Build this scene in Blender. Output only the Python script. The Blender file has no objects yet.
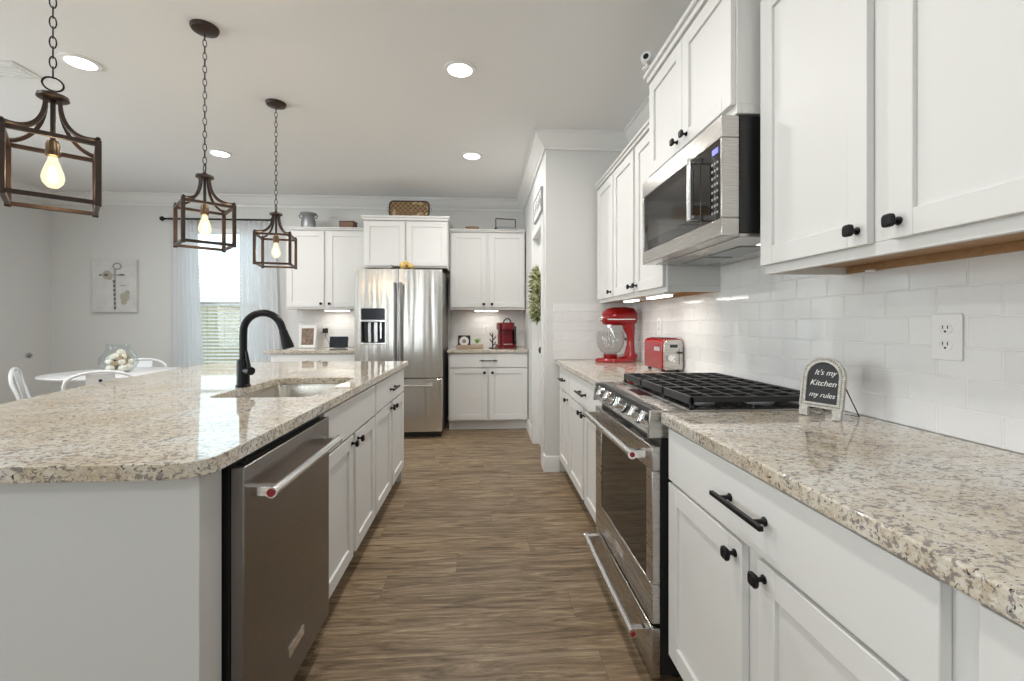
import bpy, bmesh, math, random
from mathutils import Vector, Matrix
random.seed(7)
PI = math.pi
C = bpy.context.scene.collection
SC = bpy.context.scene

# ---------------------------------------------------------------- camera
cam_d = bpy.data.cameras.new('camera'); cam = bpy.data.objects.new('camera', cam_d); C.objects.link(cam)
cam.location = (0, 0, 1.21); cam.rotation_euler = (PI/2, 0, -0.063)
cam_d.sensor_width = 36; cam_d.sensor_fit = 'HORIZONTAL'; cam_d.lens = 36*447/1024
cam_d.shift_y = -(340.5-323.3)/1024; cam_d.clip_start = 0.02
SC.camera = cam
# ---------------------------------------------------------------- world, exposure
w = bpy.data.worlds.new('sky'); SC.world = w; w.use_nodes = True
bg = w.node_tree.nodes['Background']; bg.inputs[0].default_value = (0.72, 0.93, 1.0, 1); bg.inputs[1].default_value = 2.3
vs = SC.view_settings
vs.view_transform = 'Standard'; vs.look = 'None'; vs.gamma = 1; vs.exposure = -0.05; vs.use_curve_mapping = False

# ---------------------------------------------------------------- room numbers
XW, YA, XP, YB, XL, YR, ZC = 1.225, 3.62, 0.505, 5.65, -5.14, -3.4, 2.76

def area(name, loc, rot, sx, sy, power, col=(1, 1, 1), shape='RECTANGLE'):
    d = bpy.data.lights.new(name, 'AREA'); d.shape = shape; d.size = sx; d.size_y = sy; d.energy = power; d.color = col
    o = bpy.data.objects.new(name, d); C.objects.link(o); o.location = loc; o.rotation_euler = rot
    return o
# fill lamps added for room light, outside the added rear and left windows
area('fill_rear', (-2.3, YR-0.10, 1.55), (PI/2, 0, 0), 1.0, 1.8, 27, (1, 1, 1))
area('fill_left', (XL-0.10, -1.2, 1.55), (PI/2, 0, -PI/2), 1.6, 1.8, 38, (1, 1, 1))
area('fill_left', (XL-0.10, 2.1, 1.55), (PI/2, 0, -PI/2), 1.6, 1.8, 72, (1, 1, 1))
sd = bpy.data.lights.new('sun', 'SUN'); sd.energy = 1.6; sd.angle = 0.02; sd.color = (1, 0.96, 0.9)
so_ = bpy.data.objects.new('sun', sd); C.objects.link(so_); so_.rotation_euler = (0.42, 0, 0)

# ---------------------------------------------------------------- materials
def mat(name, col=(0.8, 0.8, 0.8), rough=0.5, metal=0.0, emit=None, estr=0, spec=None, trans=0, alpha=1, coat=0, ior=None):
    m = bpy.data.materials.new(name); m.use_nodes = True
    b = m.node_tree.nodes['Principled BSDF']
    b.inputs['Base Color'].default_value = (*col, 1); b.inputs['Roughness'].default_value = rough; b.inputs['Metallic'].default_value = metal
    if emit: b.inputs['Emission Color'].default_value = (*emit, 1); b.inputs['Emission Strength'].default_value = estr
    if spec is not None: b.inputs['Specular IOR Level'].default_value = spec
    if trans: b.inputs['Transmission Weight'].default_value = trans
    if ior: b.inputs['IOR'].default_value = ior
    if alpha < 1: b.inputs['Alpha'].default_value = alpha
    if coat: b.inputs['Coat Weight'].default_value = coat; b.inputs['Coat Roughness'].default_value = 0.05
    return m
def N(m, t, **k):
    n = m.node_tree.nodes.new(t)
    for a, b in k.items():
        if a in n.inputs.keys(): n.inputs[a].default_value = b
        else: setattr(n, a, b)
    return n
def L(m, a, b): m.node_tree.links.new(a, b)
def bsdf(m): return m.node_tree.nodes['Principled BSDF']
def coords(m, scale=(1, 1, 1), order=None):
    tc = N(m, 'ShaderNodeTexCoord'); src = tc.outputs['Object']
    if order:
        s = N(m, 'ShaderNodeSeparateXYZ'); L(m, src, s.inputs[0]); c = N(m, 'ShaderNodeCombineXYZ')
        for i, ax in enumerate(order): L(m, s.outputs[ax], c.inputs[i])
        src = c.outputs[0]
    mp = N(m, 'ShaderNodeMapping'); mp.inputs['Scale'].default_value = scale; L(m, src, mp.inputs[0])
    return mp.outputs[0]
def ramp(m, src, stops, interp='LINEAR'):
    r = N(m, 'ShaderNodeValToRGB'); r.color_ramp.interpolation = interp; e = r.color_ramp.elements
    while len(e) < len(stops): e.new(0.5)
    for i, (p, c) in enumerate(stops):
        e[i].position = p; e[i].color = (*c, 1) if len(c) == 3 else c
    L(m, src, r.inputs[0]); return r.outputs[0]
def mix(m, f, a, b, mode='MIX'):
    n = N(m, 'ShaderNodeMix', data_type='RGBA', blend_type=mode)
    if hasattr(f, 'links'): L(m, f, n.inputs[0])
    else: n.inputs[0].default_value = f
    for i, v in ((6, a), (7, b)):
        if hasattr(v, 'links'): L(m, v, n.inputs[i])
        else: n.inputs[i].default_value = (*v, 1)
    return n.outputs[2]
def bump(m, h, strength=0.2, dist=0.01):
    b = N(m, 'ShaderNodeBump'); b.inputs['Strength'].default_value = strength; b.inputs['Distance'].default_value = dist
    L(m, h, b.inputs['Height']); L(m, b.outputs[0], bsdf(m).inputs['Normal'])
def noise(m, vec, scale, detail=4, rough=0.6, dist=0):
    n = N(m, 'ShaderNodeTexNoise'); n.inputs['Scale'].default_value = scale; n.inputs['Detail'].default_value = detail
    n.inputs['Roughness'].default_value = rough; n.inputs['Distortion'].default_value = dist; L(m, vec, n.inputs['Vector']); return n.outputs[0]
def painted(name, col, rough, fine=160, st=0.03):
    m = mat(name, col, rough); v = coords(m); n = noise(m, v, fine, 2); bump(m, n, st, 0.002)
    n2 = noise(m, v, 1.3, 2)
    c = mix(m, n2, tuple(x*0.985 for x in col), tuple(min(1, x*1.015) for x in col)); L(m, c, bsdf(m).inputs['Base Color'])
    return m
M = {}
M['wall'] = painted('wall_paint', (0.675, 0.675, 0.66), 0.75)
M['ceiling'] = painted('ceiling_paint', (0.83, 0.83, 0.825), 0.9, 90, 0.05)
M['trim'] = painted('trim_paint', (0.78, 0.78, 0.77), 0.35)
M['cab'] = painted('cabinet_paint', (0.745, 0.74, 0.725), 0.5)
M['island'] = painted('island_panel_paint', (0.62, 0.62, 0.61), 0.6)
M['black'] = mat('black_metal', (0.012, 0.012, 0.014), 0.38, 0.6)
M['plastic_black'] = mat('black_plastic', (0.012, 0.012, 0.013), 0.35)
M['iron'] = mat('cast_iron', (0.03, 0.03, 0.032), 0.5, 0.2)
m = M['iron']; bump(m, noise(m, coords(m), 300, 2), 0.2, 0.001)
M['enamel'] = mat('black_enamel', (0.01, 0.01, 0.011), 0.12)
M['glass_dark'] = mat('dark_glass', (0.012, 0.010, 0.009), 0.04, 0, spec=0.8)
M['chrome'] = mat('chrome', (0.85, 0.85, 0.86), 0.12, 1)
M['red'] = mat('red_enamel', (0.29, 0.005, 0.009), 0.12, 0, coat=0.35)
M['darkred'] = mat('dark_red_plastic', (0.17, 0.005, 0.010), 0.22)
M['medal'] = mat('red_medallion', (0.28, 0.015, 0.02), 0.3)
M['white'] = mat('white_plastic', (0.82, 0.82, 0.81), 0.3)
M['white_metal'] = mat('white_metal', (0.80, 0.82, 0.84), 0.25)
M['table'] = mat('table_white', (0.83, 0.83, 0.84), 0.3)
M['cream'] = painted('cream_petals', (0.84, 0.80, 0.70), 0.8)
M['gold'] = painted('dried_flower_yellow', (0.66, 0.47, 0.17), 0.8)
M['twig'] = mat('twig', (0.05, 0.035, 0.025), 0.8)
M['green'] = mat('leaf_green', (0.15, 0.19, 0.065), 0.6)
m = M['green']; L(m, ramp(m, noise(m, coords(m), 26, 2), [(0.36, (0.06, 0.085, 0.035)), (0.48, (0.26, 0.28, 0.11)), (0.60, (0.60, 0.60, 0.36))]), bsdf(m).inputs['Base Color'])
M['sprout'] = mat('sprout_green', (0.20, 0.40, 0.05), 0.6)
M['galv'] = mat('galvanised', (0.36, 0.38, 0.39), 0.45, 0.8)
def bulb():
    m = bpy.data.materials.new('lit_bulb'); m.use_nodes = True; nt = m.node_tree; nt.nodes.clear()
    o = nt.nodes.new('ShaderNodeOutputMaterial'); t = nt.nodes.new('ShaderNodeBsdfTransparent'); e = nt.nodes.new('ShaderNodeEmission'); x = nt.nodes.new('ShaderNodeMixShader')
    e.inputs[0].default_value = (1, 0.84, 0.6, 1); e.inputs[1].default_value = 1.5; x.inputs[0].default_value = 0.55
    nt.links.new(t.outputs[0], x.inputs[1]); nt.links.new(e.outputs[0], x.inputs[2]); nt.links.new(x.outputs[0], o.inputs[0]); return m
M['bulb'] = bulb()
M['filament'] = mat('filament', (1, 0.8, 0.5), 0.3, emit=(1.0, 0.80, 0.5), estr=14)
M['lens'] = mat('lit_lens', (1, 1, 1), 0.4, emit=(1, 0.97, 0.92), estr=6)
M['strip'] = mat('lit_strip', (1, 1, 1), 0.4, emit=(1, 0.95, 0.88), estr=3.5)
M['brass'] = mat('antique_brass', (0.16, 0.11, 0.065), 0.35, 0.9)
M['screen'] = mat('black_screen', (0.01, 0.012, 0.02), 0.12)
M['display'] = mat('blue_display', (0.02, 0.02, 0.1), 0.3, emit=(0.25, 0.25, 0.9), estr=0.9)
M['red_display'] = mat('red_display', (0.06, 0.004, 0.012), 0.1)
M['board'] = mat('chalk_board', (0.045, 0.047, 0.05), 0.85)
M['chalk'] = mat('chalk_white', (0.8, 0.8, 0.78), 0.9)
M['label'] = mat('key_print', (0.45, 0.45, 0.47), 0.6)

def wood(name, a, b, scale=(2, 30, 30), rough=0.55):
    m = mat(name, a, rough); v = coords(m, scale)
    c = ramp(m, noise(m, v, 2.0, 6, 0.6, 0.8), [(0.3, a), (0.7, b)]); L(m, c, bsdf(m).inputs['Base Color']); return m
M['underside'] = wood('maple_underside', (0.36, 0.20, 0.09), (0.47, 0.28, 0.14), (30, 2, 30))
M['box_wood'] = wood('dark_box_wood', (0.10, 0.045, 0.02), (0.20, 0.10, 0.05))
M['tray_wood'] = wood('washed_tray_wood', (0.42, 0.31, 0.22), (0.60, 0.47, 0.36))
M['bowl_wood'] = wood('bowl_wood', (0.34, 0.23, 0.14), (0.46, 0.34, 0.22))
M['bronze'] = wood('pendant_bronze', (0.028, 0.017, 0.013), (0.06, 0.036, 0.026), (8, 8, 8), 0.42); bsdf(M['bronze']).inputs['Metallic'].default_value = 0.35
M['sign_frame'] = wood('whitewashed_wood', (0.38, 0.36, 0.32), (0.68, 0.66, 0.62), (40, 40, 40), 0.8)
M['picture_image'] = wood('photo_print', (0.10, 0.06, 0.05), (0.34, 0.24, 0.17), (9, 9, 9), 0.4)

# brushed stainless steel
def steel(name, col, rough, vscale, bumpst=0.05, wavy=None):
    m = mat(name, col, rough, 1.0); v = coords(m, vscale)
    n = noise(m, v, 1.0, 3)
    r = N(m, 'ShaderNodeMapRange'); r.inputs[3].default_value = rough-0.05; r.inputs[4].default_value = rough+0.08
    L(m, n, r.inputs[0]); L(m, r.outputs[0], bsdf(m).inputs['Roughness'])
    h = n
    if wavy:
        n2 = noise(m, coords(m, wavy), 1.0, 1, 0.4)
        ad = N(m, 'ShaderNodeMath', operation='MULTIPLY_ADD'); ad.inputs[1].default_value = 0.03; L(m, n, ad.inputs[0]); L(m, n2, ad.inputs[2]); h = ad.outputs[0]
        bump(m, h, 0.5, 0.02)
    else: bump(m, h, bumpst, 0.001)
    return m
M['steel'] = steel('brushed_steel', (0.52, 0.50, 0.475), 0.26, (4, 4, 500), 0.006)
M['steel_v'] = steel('fridge_steel', (0.66, 0.64, 0.61), 0.22, (4, 4, 400), wavy=(12, 12, 0.6))
M['steel_dw'] = steel('dishwasher_steel', (0.27, 0.25, 0.235), 0.28, (4, 4, 500))
M['sink'] = steel('sink_steel', (0.66, 0.63, 0.58), 0.22, (200, 4, 4))
M['handle_steel'] = mat('dark_handle_steel', (0.26, 0.25, 0.25), 0.28, 1.0)
M['fridge_side'] = mat('grey_steel_side', (0.16, 0.15, 0.14), 0.4, 0.6)

# polished granite, cream ground with grey and black flecks
def granite():
    m = mat('granite', (0.6, 0.55, 0.45), 0.045, spec=0.75)
    v = coords(m); vs_ = coords(m, (0.7, 1.0, 1.0))
    base = ramp(m, noise(m, v, 3.2, 5, 0.65), [(0.36, (0.56, 0.47, 0.345)), (0.5, (0.635, 0.57, 0.465)), (0.62, (0.69, 0.67, 0.62))])
    tan = ramp(m, noise(m, vs_, 48, 5, 0.7, 0.5), [(0.5, (0, 0, 0)), (0.60, (0.8, 0.8, 0.8))])
    c1 = mix(m, tan, base, (0.46, 0.37, 0.27))
    white = ramp(m, noise(m, v, 85, 4, 0.7), [(0.5, (0, 0, 0)), (0.60, (0.45, 0.45, 0.45))])
    c2 = mix(m, white, c1, (0.80, 0.78, 0.73))
    big = noise(m, v, 14, 3, 0.6)
    g0 = noise(m, vs_, 112, 4, 0.6, 0.5)
    ad = N(m, 'ShaderNodeMath', operation='MULTIPLY_ADD'); ad.inputs[1].default_value = 0.28; L(m, big, ad.inputs[0]); L(m, g0, ad.inputs[2])
    grey = ramp(m, ad.outputs[0], [(0.683, (0, 0, 0)), (0.735, (0.75, 0.75, 0.75))])
    c3 = mix(m, grey, c2, (0.155, 0.135, 0.14))
    blk = ramp(m, noise(m, vs_, 105, 4, 0.6, 0.9), [(0.61, (0, 0, 0)), (0.645, (1, 1, 1))])
    c4 = mix(m, blk, c3, (0.035, 0.03, 0.035))
    L(m, c4, bsdf(m).inputs['Base Color']); return m
M['granite'] = granite()

# vinyl plank floor, planks across the view
def plank_floor():
    m = mat('plank_floor', (0.2, 0.15, 0.1), 0.42, spec=0.35)
    v = coords(m)
    sx = N(m, 'ShaderNodeSeparateXYZ'); L(m, v, sx.inputs[0])
    dv = N(m, 'ShaderNodeMath', operation='DIVIDE'); L(m, sx.outputs[1], dv.inputs[0]); dv.inputs[1].default_value = 0.182
    fl = N(m, 'ShaderNodeMath', operation='FLOOR'); L(m, dv.outputs[0], fl.inputs[0])
    wn_ = N(m, 'ShaderNodeTexWhiteNoise', noise_dimensions='1D'); L(m, fl.outputs[0], wn_.inputs['W'])
    sx2 = N(m, 'ShaderNodeMath', operation='MULTIPLY_ADD'); L(m, wn_.outputs[0], sx2.inputs[0]); sx2.inputs[1].default_value = 1.22; L(m, sx.outputs[0], sx2.inputs[2])
    cb2 = N(m, 'ShaderNodeCombineXYZ'); L(m, sx2.outputs[0], cb2.inputs[0]); L(m, sx.outputs[1], cb2.inputs[1])
    br = N(m, 'ShaderNodeTexBrick'); L(m, cb2.outputs[0], br.inputs['Vector'])
    br.offset = 0.0; br.inputs['Scale'].default_value = 1; br.inputs['Brick Width'].default_value = 1.22; br.inputs['Row Height'].default_value = 0.182
    br.inputs['Mortar Size'].default_value = 0.0007; br.inputs['Color1'].default_value = (0, 0, 0, 1); br.inputs['Color2'].default_value = (1, 1, 1, 1); br.inputs['Mortar'].default_value = (0.5, 0.5, 0.5, 1)
    sh = N(m, 'ShaderNodeVectorMath', operation='MULTIPLY_ADD'); L(m, br.outputs['Color'], sh.inputs[0]); sh.inputs[1].default_value = (7, 3, 5); L(m, v, sh.inputs[2])
    mp = N(m, 'ShaderNodeMapping'); mp.inputs['Scale'].default_value = (1.7, 17, 1); L(m, sh.outputs[0], mp.inputs[0])
    g = noise(m, mp.outputs[0], 1.6, 8, 0.68, 1.4)
    c = ramp(m, g, [(0.32, (0.085, 0.053, 0.030)), (0.44, (0.190, 0.130, 0.076)), (0.54, (0.285, 0.207, 0.127)), (0.68, (0.43, 0.335, 0.22))])
    mp2 = N(m, 'ShaderNodeMapping'); mp2.inputs['Scale'].default_value = (9, 150, 1); L(m, sh.outputs[0], mp2.inputs[0])
    fine = ramp(m, noise(m, mp2.outputs[0], 1.0, 4, 0.7), [(0.3, (0.74, 0.74, 0.74)), (0.7, (1.18, 1.18, 1.18))])
    c = mix(m, 1.0, c, fine, 'MULTIPLY')
    tone = ramp(m, br.outputs['Color'], [(0, (0.88, 0.88, 0.89)), (1, (1.08, 1.07, 1.05))])
    c = mix(m, 1.0, c, tone, 'MULTIPLY')
    c = mix(m, br.outputs['Fac'], c, (0.10, 0.075, 0.05))
    L(m, c, bsdf(m).inputs['Base Color']); bump(m, g, 0.08, 0.004); return m
M['floor'] = plank_floor()

def tiles(name, order, off=(0, 0, 0)):
    m = mat(name, (0.80, 0.80, 0.79), 0.07, spec=0.55)
    v = coords(m, (1, 1, 1), order)
    mp = N(m, 'ShaderNodeMapping'); mp.inputs['Location'].default_value = off; L(m, v, mp.inputs[0])
    br = N(m, 'ShaderNodeTexBrick'); L(m, mp.outputs[0], br.inputs['Vector'])
    br.offset = 0.5; br.inputs['Scale'].default_value = 1; br.inputs['Brick Width'].default_value = 0.1545; br.inputs['Row Height'].default_value = 0.0782
    br.inputs['Mortar Size'].default_value = 0.0022; br.inputs['Mortar Smooth'].default_value = 0.3
    br.inputs['Color1'].default_value = (0.775, 0.775, 0.775, 1); br.inputs['Color2'].default_value = (0.81, 0.81, 0.805, 1); br.inputs['Mortar'].default_value = (0.88, 0.88, 0.87, 1)
    L(m, br.outputs['Color'], bsdf(m).inputs['Base Color'])
    iv = N(m, 'ShaderNodeMath', operation='SUBTRACT'); iv.inputs[0].default_value = 1; L(m, br.outputs['Fac'], iv.inputs[1])
    wob = noise(m, v, 9, 1, 0.4); ad = N(m, 'ShaderNodeMath', operation='MULTIPLY_ADD'); ad.inputs[1].default_value = 0.45; L(m, wob, ad.inputs[0]); L(m, iv.outputs[0], ad.inputs[2])
    rr = N(m, 'ShaderNodeMapRange'); rr.inputs[3].default_value = 0.07; rr.inputs[4].default_value = 0.6; L(m, br.outputs['Fac'], rr.inputs[0]); L(m, rr.outputs[0], bsdf(m).inputs['Roughness'])
    bump(m, ad.outputs[0], 0.8, 0.003); return m
M['tile_x'] = tiles('subway_tile_side', (1, 2, 0), (0.03, -0.914, 0))
M['tile_y'] = tiles('subway_tile_back', (0, 2, 1), (0.05, -0.914, 0))

def thin_glass(name, tint=(1, 1, 1), gloss=0.12):
    m = bpy.data.materials.new(name); m.use_nodes = True; nt = m.node_tree; nt.nodes.clear()
    o = nt.nodes.new('ShaderNodeOutputMaterial'); t = nt.nodes.new('ShaderNodeBsdfTransparent'); t.inputs[0].default_value = (*tint, 1)
    g = nt.nodes.new('ShaderNodeBsdfGlossy'); g.inputs['Roughness'].default_value = 0.02
    fr = nt.nodes.new('ShaderNodeLayerWeight'); fr.inputs[0].default_value = 0.5
    pw = nt.nodes.new('ShaderNodeMath'); pw.operation = 'POWER'; pw.inputs[1].default_value = 3.0; nt.links.new(fr.outputs['Facing'], pw.inputs[0])
    ml = nt.nodes.new('ShaderNodeMath'); ml.operation = 'MULTIPLY_ADD'; ml.inputs[1].default_value = gloss; ml.inputs[2].default_value = 0.02; nt.links.new(pw.outputs[0], ml.inputs[0])
    x = nt.nodes.new('ShaderNodeMixShader'); nt.links.new(ml.outputs[0], x.inputs[0]); nt.links.new(t.outputs[0], x.inputs[1]); nt.links.new(g.outputs[0], x.inputs[2]); nt.links.new(x.outputs[0], o.inputs[0]); return m
M['pane'] = thin_glass('window_glass', (0.98, 0.995, 1), 0.3)
M['vase'] = thin_glass('vase_glass', (0.96, 0.975, 0.975), 0.55)
M['bowl_glass'] = thin_glass('mixer_bowl_glass', (0.96, 0.965, 0.96), 0.55)
def sheer(name):
    m = bpy.data.materials.new(name); m.use_nodes = True; nt = m.node_tree; nt.nodes.clear()
    o = nt.nodes.new('ShaderNodeOutputMaterial'); t = nt.nodes.new('ShaderNodeBsdfTransparent'); d = nt.nodes.new('ShaderNodeBsdfDiffuse'); tr = nt.nodes.new('ShaderNodeBsdfTranslucent')
    d.inputs[0].default_value = (0.95, 0.95, 0.95, 1); tr.inputs[0].default_value = (0.95, 0.97, 1.0, 1)
    a = nt.nodes.new('ShaderNodeMixShader'); a.inputs[0].default_value = 0.55; nt.links.new(d.outputs[0], a.inputs[1]); nt.links.new(tr.outputs[0], a.inputs[2])
    b = nt.nodes.new('ShaderNodeMixShader'); b.inputs[0].default_value = 0.86; nt.links.new(t.outputs[0], b.inputs[1]); nt.links.new(a.outputs[0], b.inputs[2]); nt.links.new(b.outputs[0], o.inputs[0]); return m
M['sheer'] = sheer('sheer_cloth')
M['slat'] = mat('blind_slat', (0.86, 0.87, 0.88), 0.5)
M['fence'] = wood('weathered_fence_wood', (0.36, 0.29, 0.19), (0.48, 0.40, 0.28), (20, 20, 1.5), 0.8)
M['lawn'] = painted('lawn_green', (0.20, 0.24, 0.14), 0.9, 60, 0.4)
def canvas():
    m = mat('canvas_paint', (0.7, 0.7, 0.68), 0.8); v = coords(m)
    L(m, ramp(m, noise(m, v, 7, 5, 0.7, 0.6), [(0.3, (0.58, 0.575, 0.56)), (0.7, (0.70, 0.70, 0.69))]), bsdf(m).inputs['Base Color']); return m
M['canvas'] = canvas()
def basket():
    m = mat('woven_basket', (0.2, 0.12, 0.06), 0.7); v = coords(m)
    ch = N(m, 'ShaderNodeTexChecker'); L(m, v, ch.inputs[0]); ch.inputs['Scale'].default_value = 36; ch.inputs[1].default_value = (0.12, 0.07, 0.03, 1); ch.inputs[2].default_value = (0.26, 0.17, 0.08, 1)
    sp = ramp(m, noise(m, coords(m, (1, 1, 1)), 16, 1), [(0.56, (0, 0, 0)), (0.66, (1, 1, 1))])
    L(m, mix(m, sp, ch.outputs[0], (0.42, 0.33, 0.20)), bsdf(m).inputs['Base Color']); bump(m, ch.outputs[1], 0.5, 0.004); return m
M['basket'] = basket()

# ---------------------------------------------------------------- mesh helpers
class MB:
    def __init__(s): s.v = []; s.f = []
    def add(s, vs, fs):
        n = len(s.v); s.v += [tuple(p) for p in vs]; s.f += [tuple(i+n for i in f) for f in fs]; return s
    def box(s, x0, x1, y0, y1, z0, z1):
        return s.add([(x0, y0, z0), (x1, y0, z0), (x1, y1, z0), (x0, y1, z0), (x0, y0, z1), (x1, y0, z1), (x1, y1, z1), (x0, y1, z1)],
                     [(0, 3, 2, 1), (4, 5, 6, 7), (0, 1, 5, 4), (1, 2, 6, 5), (2, 3, 7, 6), (3, 0, 4, 7)])
    def prism(s, pts, z0, z1):      # pts counter-clockwise in xy
        n = len(pts)
        return s.add([(x, y, z0) for x, y in pts]+[(x, y, z1) for x, y in pts],
                     [tuple(range(n-1, -1, -1)), tuple(range(n, 2*n))]+[(i, (i+1) % n, n+(i+1) % n, n+i) for i in range(n)])
    def extrude(s, pts, axis, a, b):  # pts in the plane of the two other axes; axis 'x' -> (y,z); 'y' -> (x,z)
        n = len(pts); f = (lambda p, q: (q, p[0], p[1])) if axis == 'x' else (lambda p, q: (p[0], q, p[1]))
        return s.add([f(p, a) for p in pts]+[f(p, b) for p in pts], [tuple(range(n-1, -1, -1)), tuple(range(n, 2*n))]+[(i, (i+1) % n, n+(i+1) % n, n+i) for i in range(n)])
    def loops(s, ls, cap0=True, cap1=True, closed=False):
        n = len(ls[0]); b = len(s.v); k = len(ls)
        for l in ls: s.v += [tuple(p) for p in l]
        for j in range(k if closed else k-1):
            j2 = (j+1) % k
            for i in range(n): s.f.append((b+j*n+i, b+j*n+(i+1) % n, b+j2*n+(i+1) % n, b+j2*n+i))
        if not closed:
            if cap0: s.f.append(tuple(b+i for i in range(n-1, -1, -1)))
            if cap1: s.f.append(tuple(b+(k-1)*n+i for i in range(n)))
        return s
    def tube(s, path, r, n=8, closed=False, square=False, up=None):
        P = [Vector(p) for p in path]; k = len(P); ls = []; prev = None
        if square: n = 4
        for i in range(k):
            if closed: t = (P[(i+1) % k]-P[i-1]).normalized()
            else: t = (P[min(i+1, k-1)]-P[max(i-1, 0)]).normalized()
            if prev is None:
                a = Vector(up) if up else (Vector((0, 0, 1)) if abs(t.z) < 0.9 else Vector((0, 1, 0)))
                u = a.cross(t).normalized()
            else: u = (prev-t*prev.dot(t)).normalized()
            prev = u; w_ = t.cross(u)
            rr = r[i] if isinstance(r, (list, tuple)) else r
            off = PI/4 if square else 0; q = math.sqrt(2) if square else 1
            ls.append([P[i]+(u*math.cos(off+2*PI*j/n)+w_*math.sin(off+2*PI*j/n))*rr*q for j in range(n)])
        return s.loops(ls, closed=closed)
    def lathe(s, prof, c=(0, 0, 0), n=24, axis='z', sx=1, sy=1):  # prof: (radius, height) bottom to top
        ls = []
        for r, h in prof:
            r = max(r, 0.0004); l = []
            for j in range(n):
                a = 2*PI*j/n; x, y = r*math.cos(a)*sx, r*math.sin(a)*sy
                p = {'z': (x, y, h), 'x': (h, x, y), 'y': (x, -h, y)}[axis]
                l.append((p[0]+c[0], p[1]+c[1], p[2]+c[2]))
            ls.append(l)
        return s.loops(ls)
    def xf(s, mtx): s.v = [tuple(mtx @ Vector(p)) for p in s.v]; return s
    def build(s, name, m, parent=None, bev=0, smooth=True, seg=2):
        me = bpy.data.meshes.new(name); me.from_pydata(s.v, [], s.f); me.update()
        bm = bmesh.new(); bm.from_mesh(me); bmesh.ops.recalc_face_normals(bm, faces=bm.faces[:]); bm.to_mesh(me); bm.free()
        o = bpy.data.objects.new(name, me); C.objects.link(o); me.materials.append(m if not isinstance(m, str) else M[m])
        if parent is not None: o.parent = parent
        if smooth:
            me.polygons.foreach_set('use_smooth', [True]*len(me.polygons)); me.set_sharp_from_angle(angle=math.radians(38))
        if bev:
            b = o.modifiers.new('bevel', 'BEVEL'); b.width = bev; b.segments = seg; b.limit_method = 'ANGLE'; b.angle_limit = math.radians(38)
        return o
def rrect(cx, cy, w_, h, r, n=6):
    p = []
    for sx, sy, a0 in ((1, 1, 0), (-1, 1, PI/2), (-1, -1, PI), (1, -1, 1.5*PI)):
        for i in range(n+1):
            a = a0+PI/2*i/n; p.append((cx+sx*(w_/2-r)+r*math.cos(a), cy+sy*(h/2-r)+r*math.sin(a)))
    return p
def thing(name, label, cat, loc=(0, 0, 0), rotz=0, group=None):
    o = bpy.data.objects.new(name, None); C.objects.link(o); o.empty_display_size = 0.05
    o.location = loc; o.rotation_euler = (0, 0, rotz); o['label'] = label; o['category'] = cat
    if group: o['group'] = group
    return o
def tag(o, label, cat, group=None):
    o['label'] = label; o['category'] = cat
    if group: o['group'] = group
    return o
def struct(o): o['kind'] = 'structure'; return o
def dup(root, loc, rotz, label, group=None):
    r = root.copy(); C.objects.link(r); r.location = loc; r.rotation_euler = (0, 0, rotz); r['label'] = label
    if group: r['group'] = group
    for ch in list(root.children):
        c = ch.copy(); C.objects.link(c); c.parent = r
        for g in list(ch.children):
            d = g.copy(); C.objects.link(d); d.parent = c
    return r

# ---------------------------------------------------------------- room shell
struct(MB().box(XL-0.15, XW+0.15, YR-0.15, YB+0.15, -0.1, 0).build('floor', 'floor', smooth=False))
struct(MB().box(XL-0.15, XW+0.15, YR-0.15, YB+0.15, ZC, ZC+0.1).build('ceiling', 'ceiling', smooth=False))
struct(MB().box(XW, XW+0.12, YR-0.12, YA+0.1, 0, ZC).build('wall_right', 'wall', smooth=False))
struct(MB().box(XP+0.1, XW+0.0, YA, YA+0.12, 0, ZC).box(XP, XP+0.1, YA, YA+0.12, 0, ZC).build('wall_alcove', 'wall', smooth=False))
DY0, DY1, DH = 3.80, 4.46, 2.05     # pantry door opening
struct(MB().box(XP, XP+0.12, YA+0.12, DY0, 0, ZC).box(XP, XP+0.12, DY1, YB, 0, ZC).box(XP, XP+0.12, DY0, DY1, DH, ZC).build('wall_pantry', 'wall', smooth=False))
WX0, WX1, WZ0, WZ1 = -3.56, -2.70, 0.55, 2.37
def wall_with_hole(name, plane, a0, a1, holes, t0, t1):
    b = MB(); cuts = sorted(holes); last = a0
    def put(p, q, z0, z1):
        if plane == 'y': b.box(p, q, t0, t1, z0, z1)
        else: b.box(t0, t1, p, q, z0, z1)
    for p, q, z0, z1 in cuts:
        put(last, p, 0, ZC); put(p, q, 0, z0); put(p, q, z1, ZC); last = q
    put(last, a1, 0, ZC)
    return struct(b.build(name, 'wall', smooth=False))
wall_with_hole('wall_back', 'y', XL-0.12, XP+0.12, [(WX0, WX1, WZ0, WZ1)], YB, YB+0.12)
wall_with_hole('wall_rear', 'y', XL-0.12, XW+0.12, [(-2.8, -1.8, 0.65, 2.45)], YR-0.12, YR)
wall_with_hole('wall_left', 'x', YR, YB, [(-2.0, -0.4, 0.65, 2.45), (1.3, 2.9, 0.65, 2.45)], XL-0.12, XL)

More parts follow.
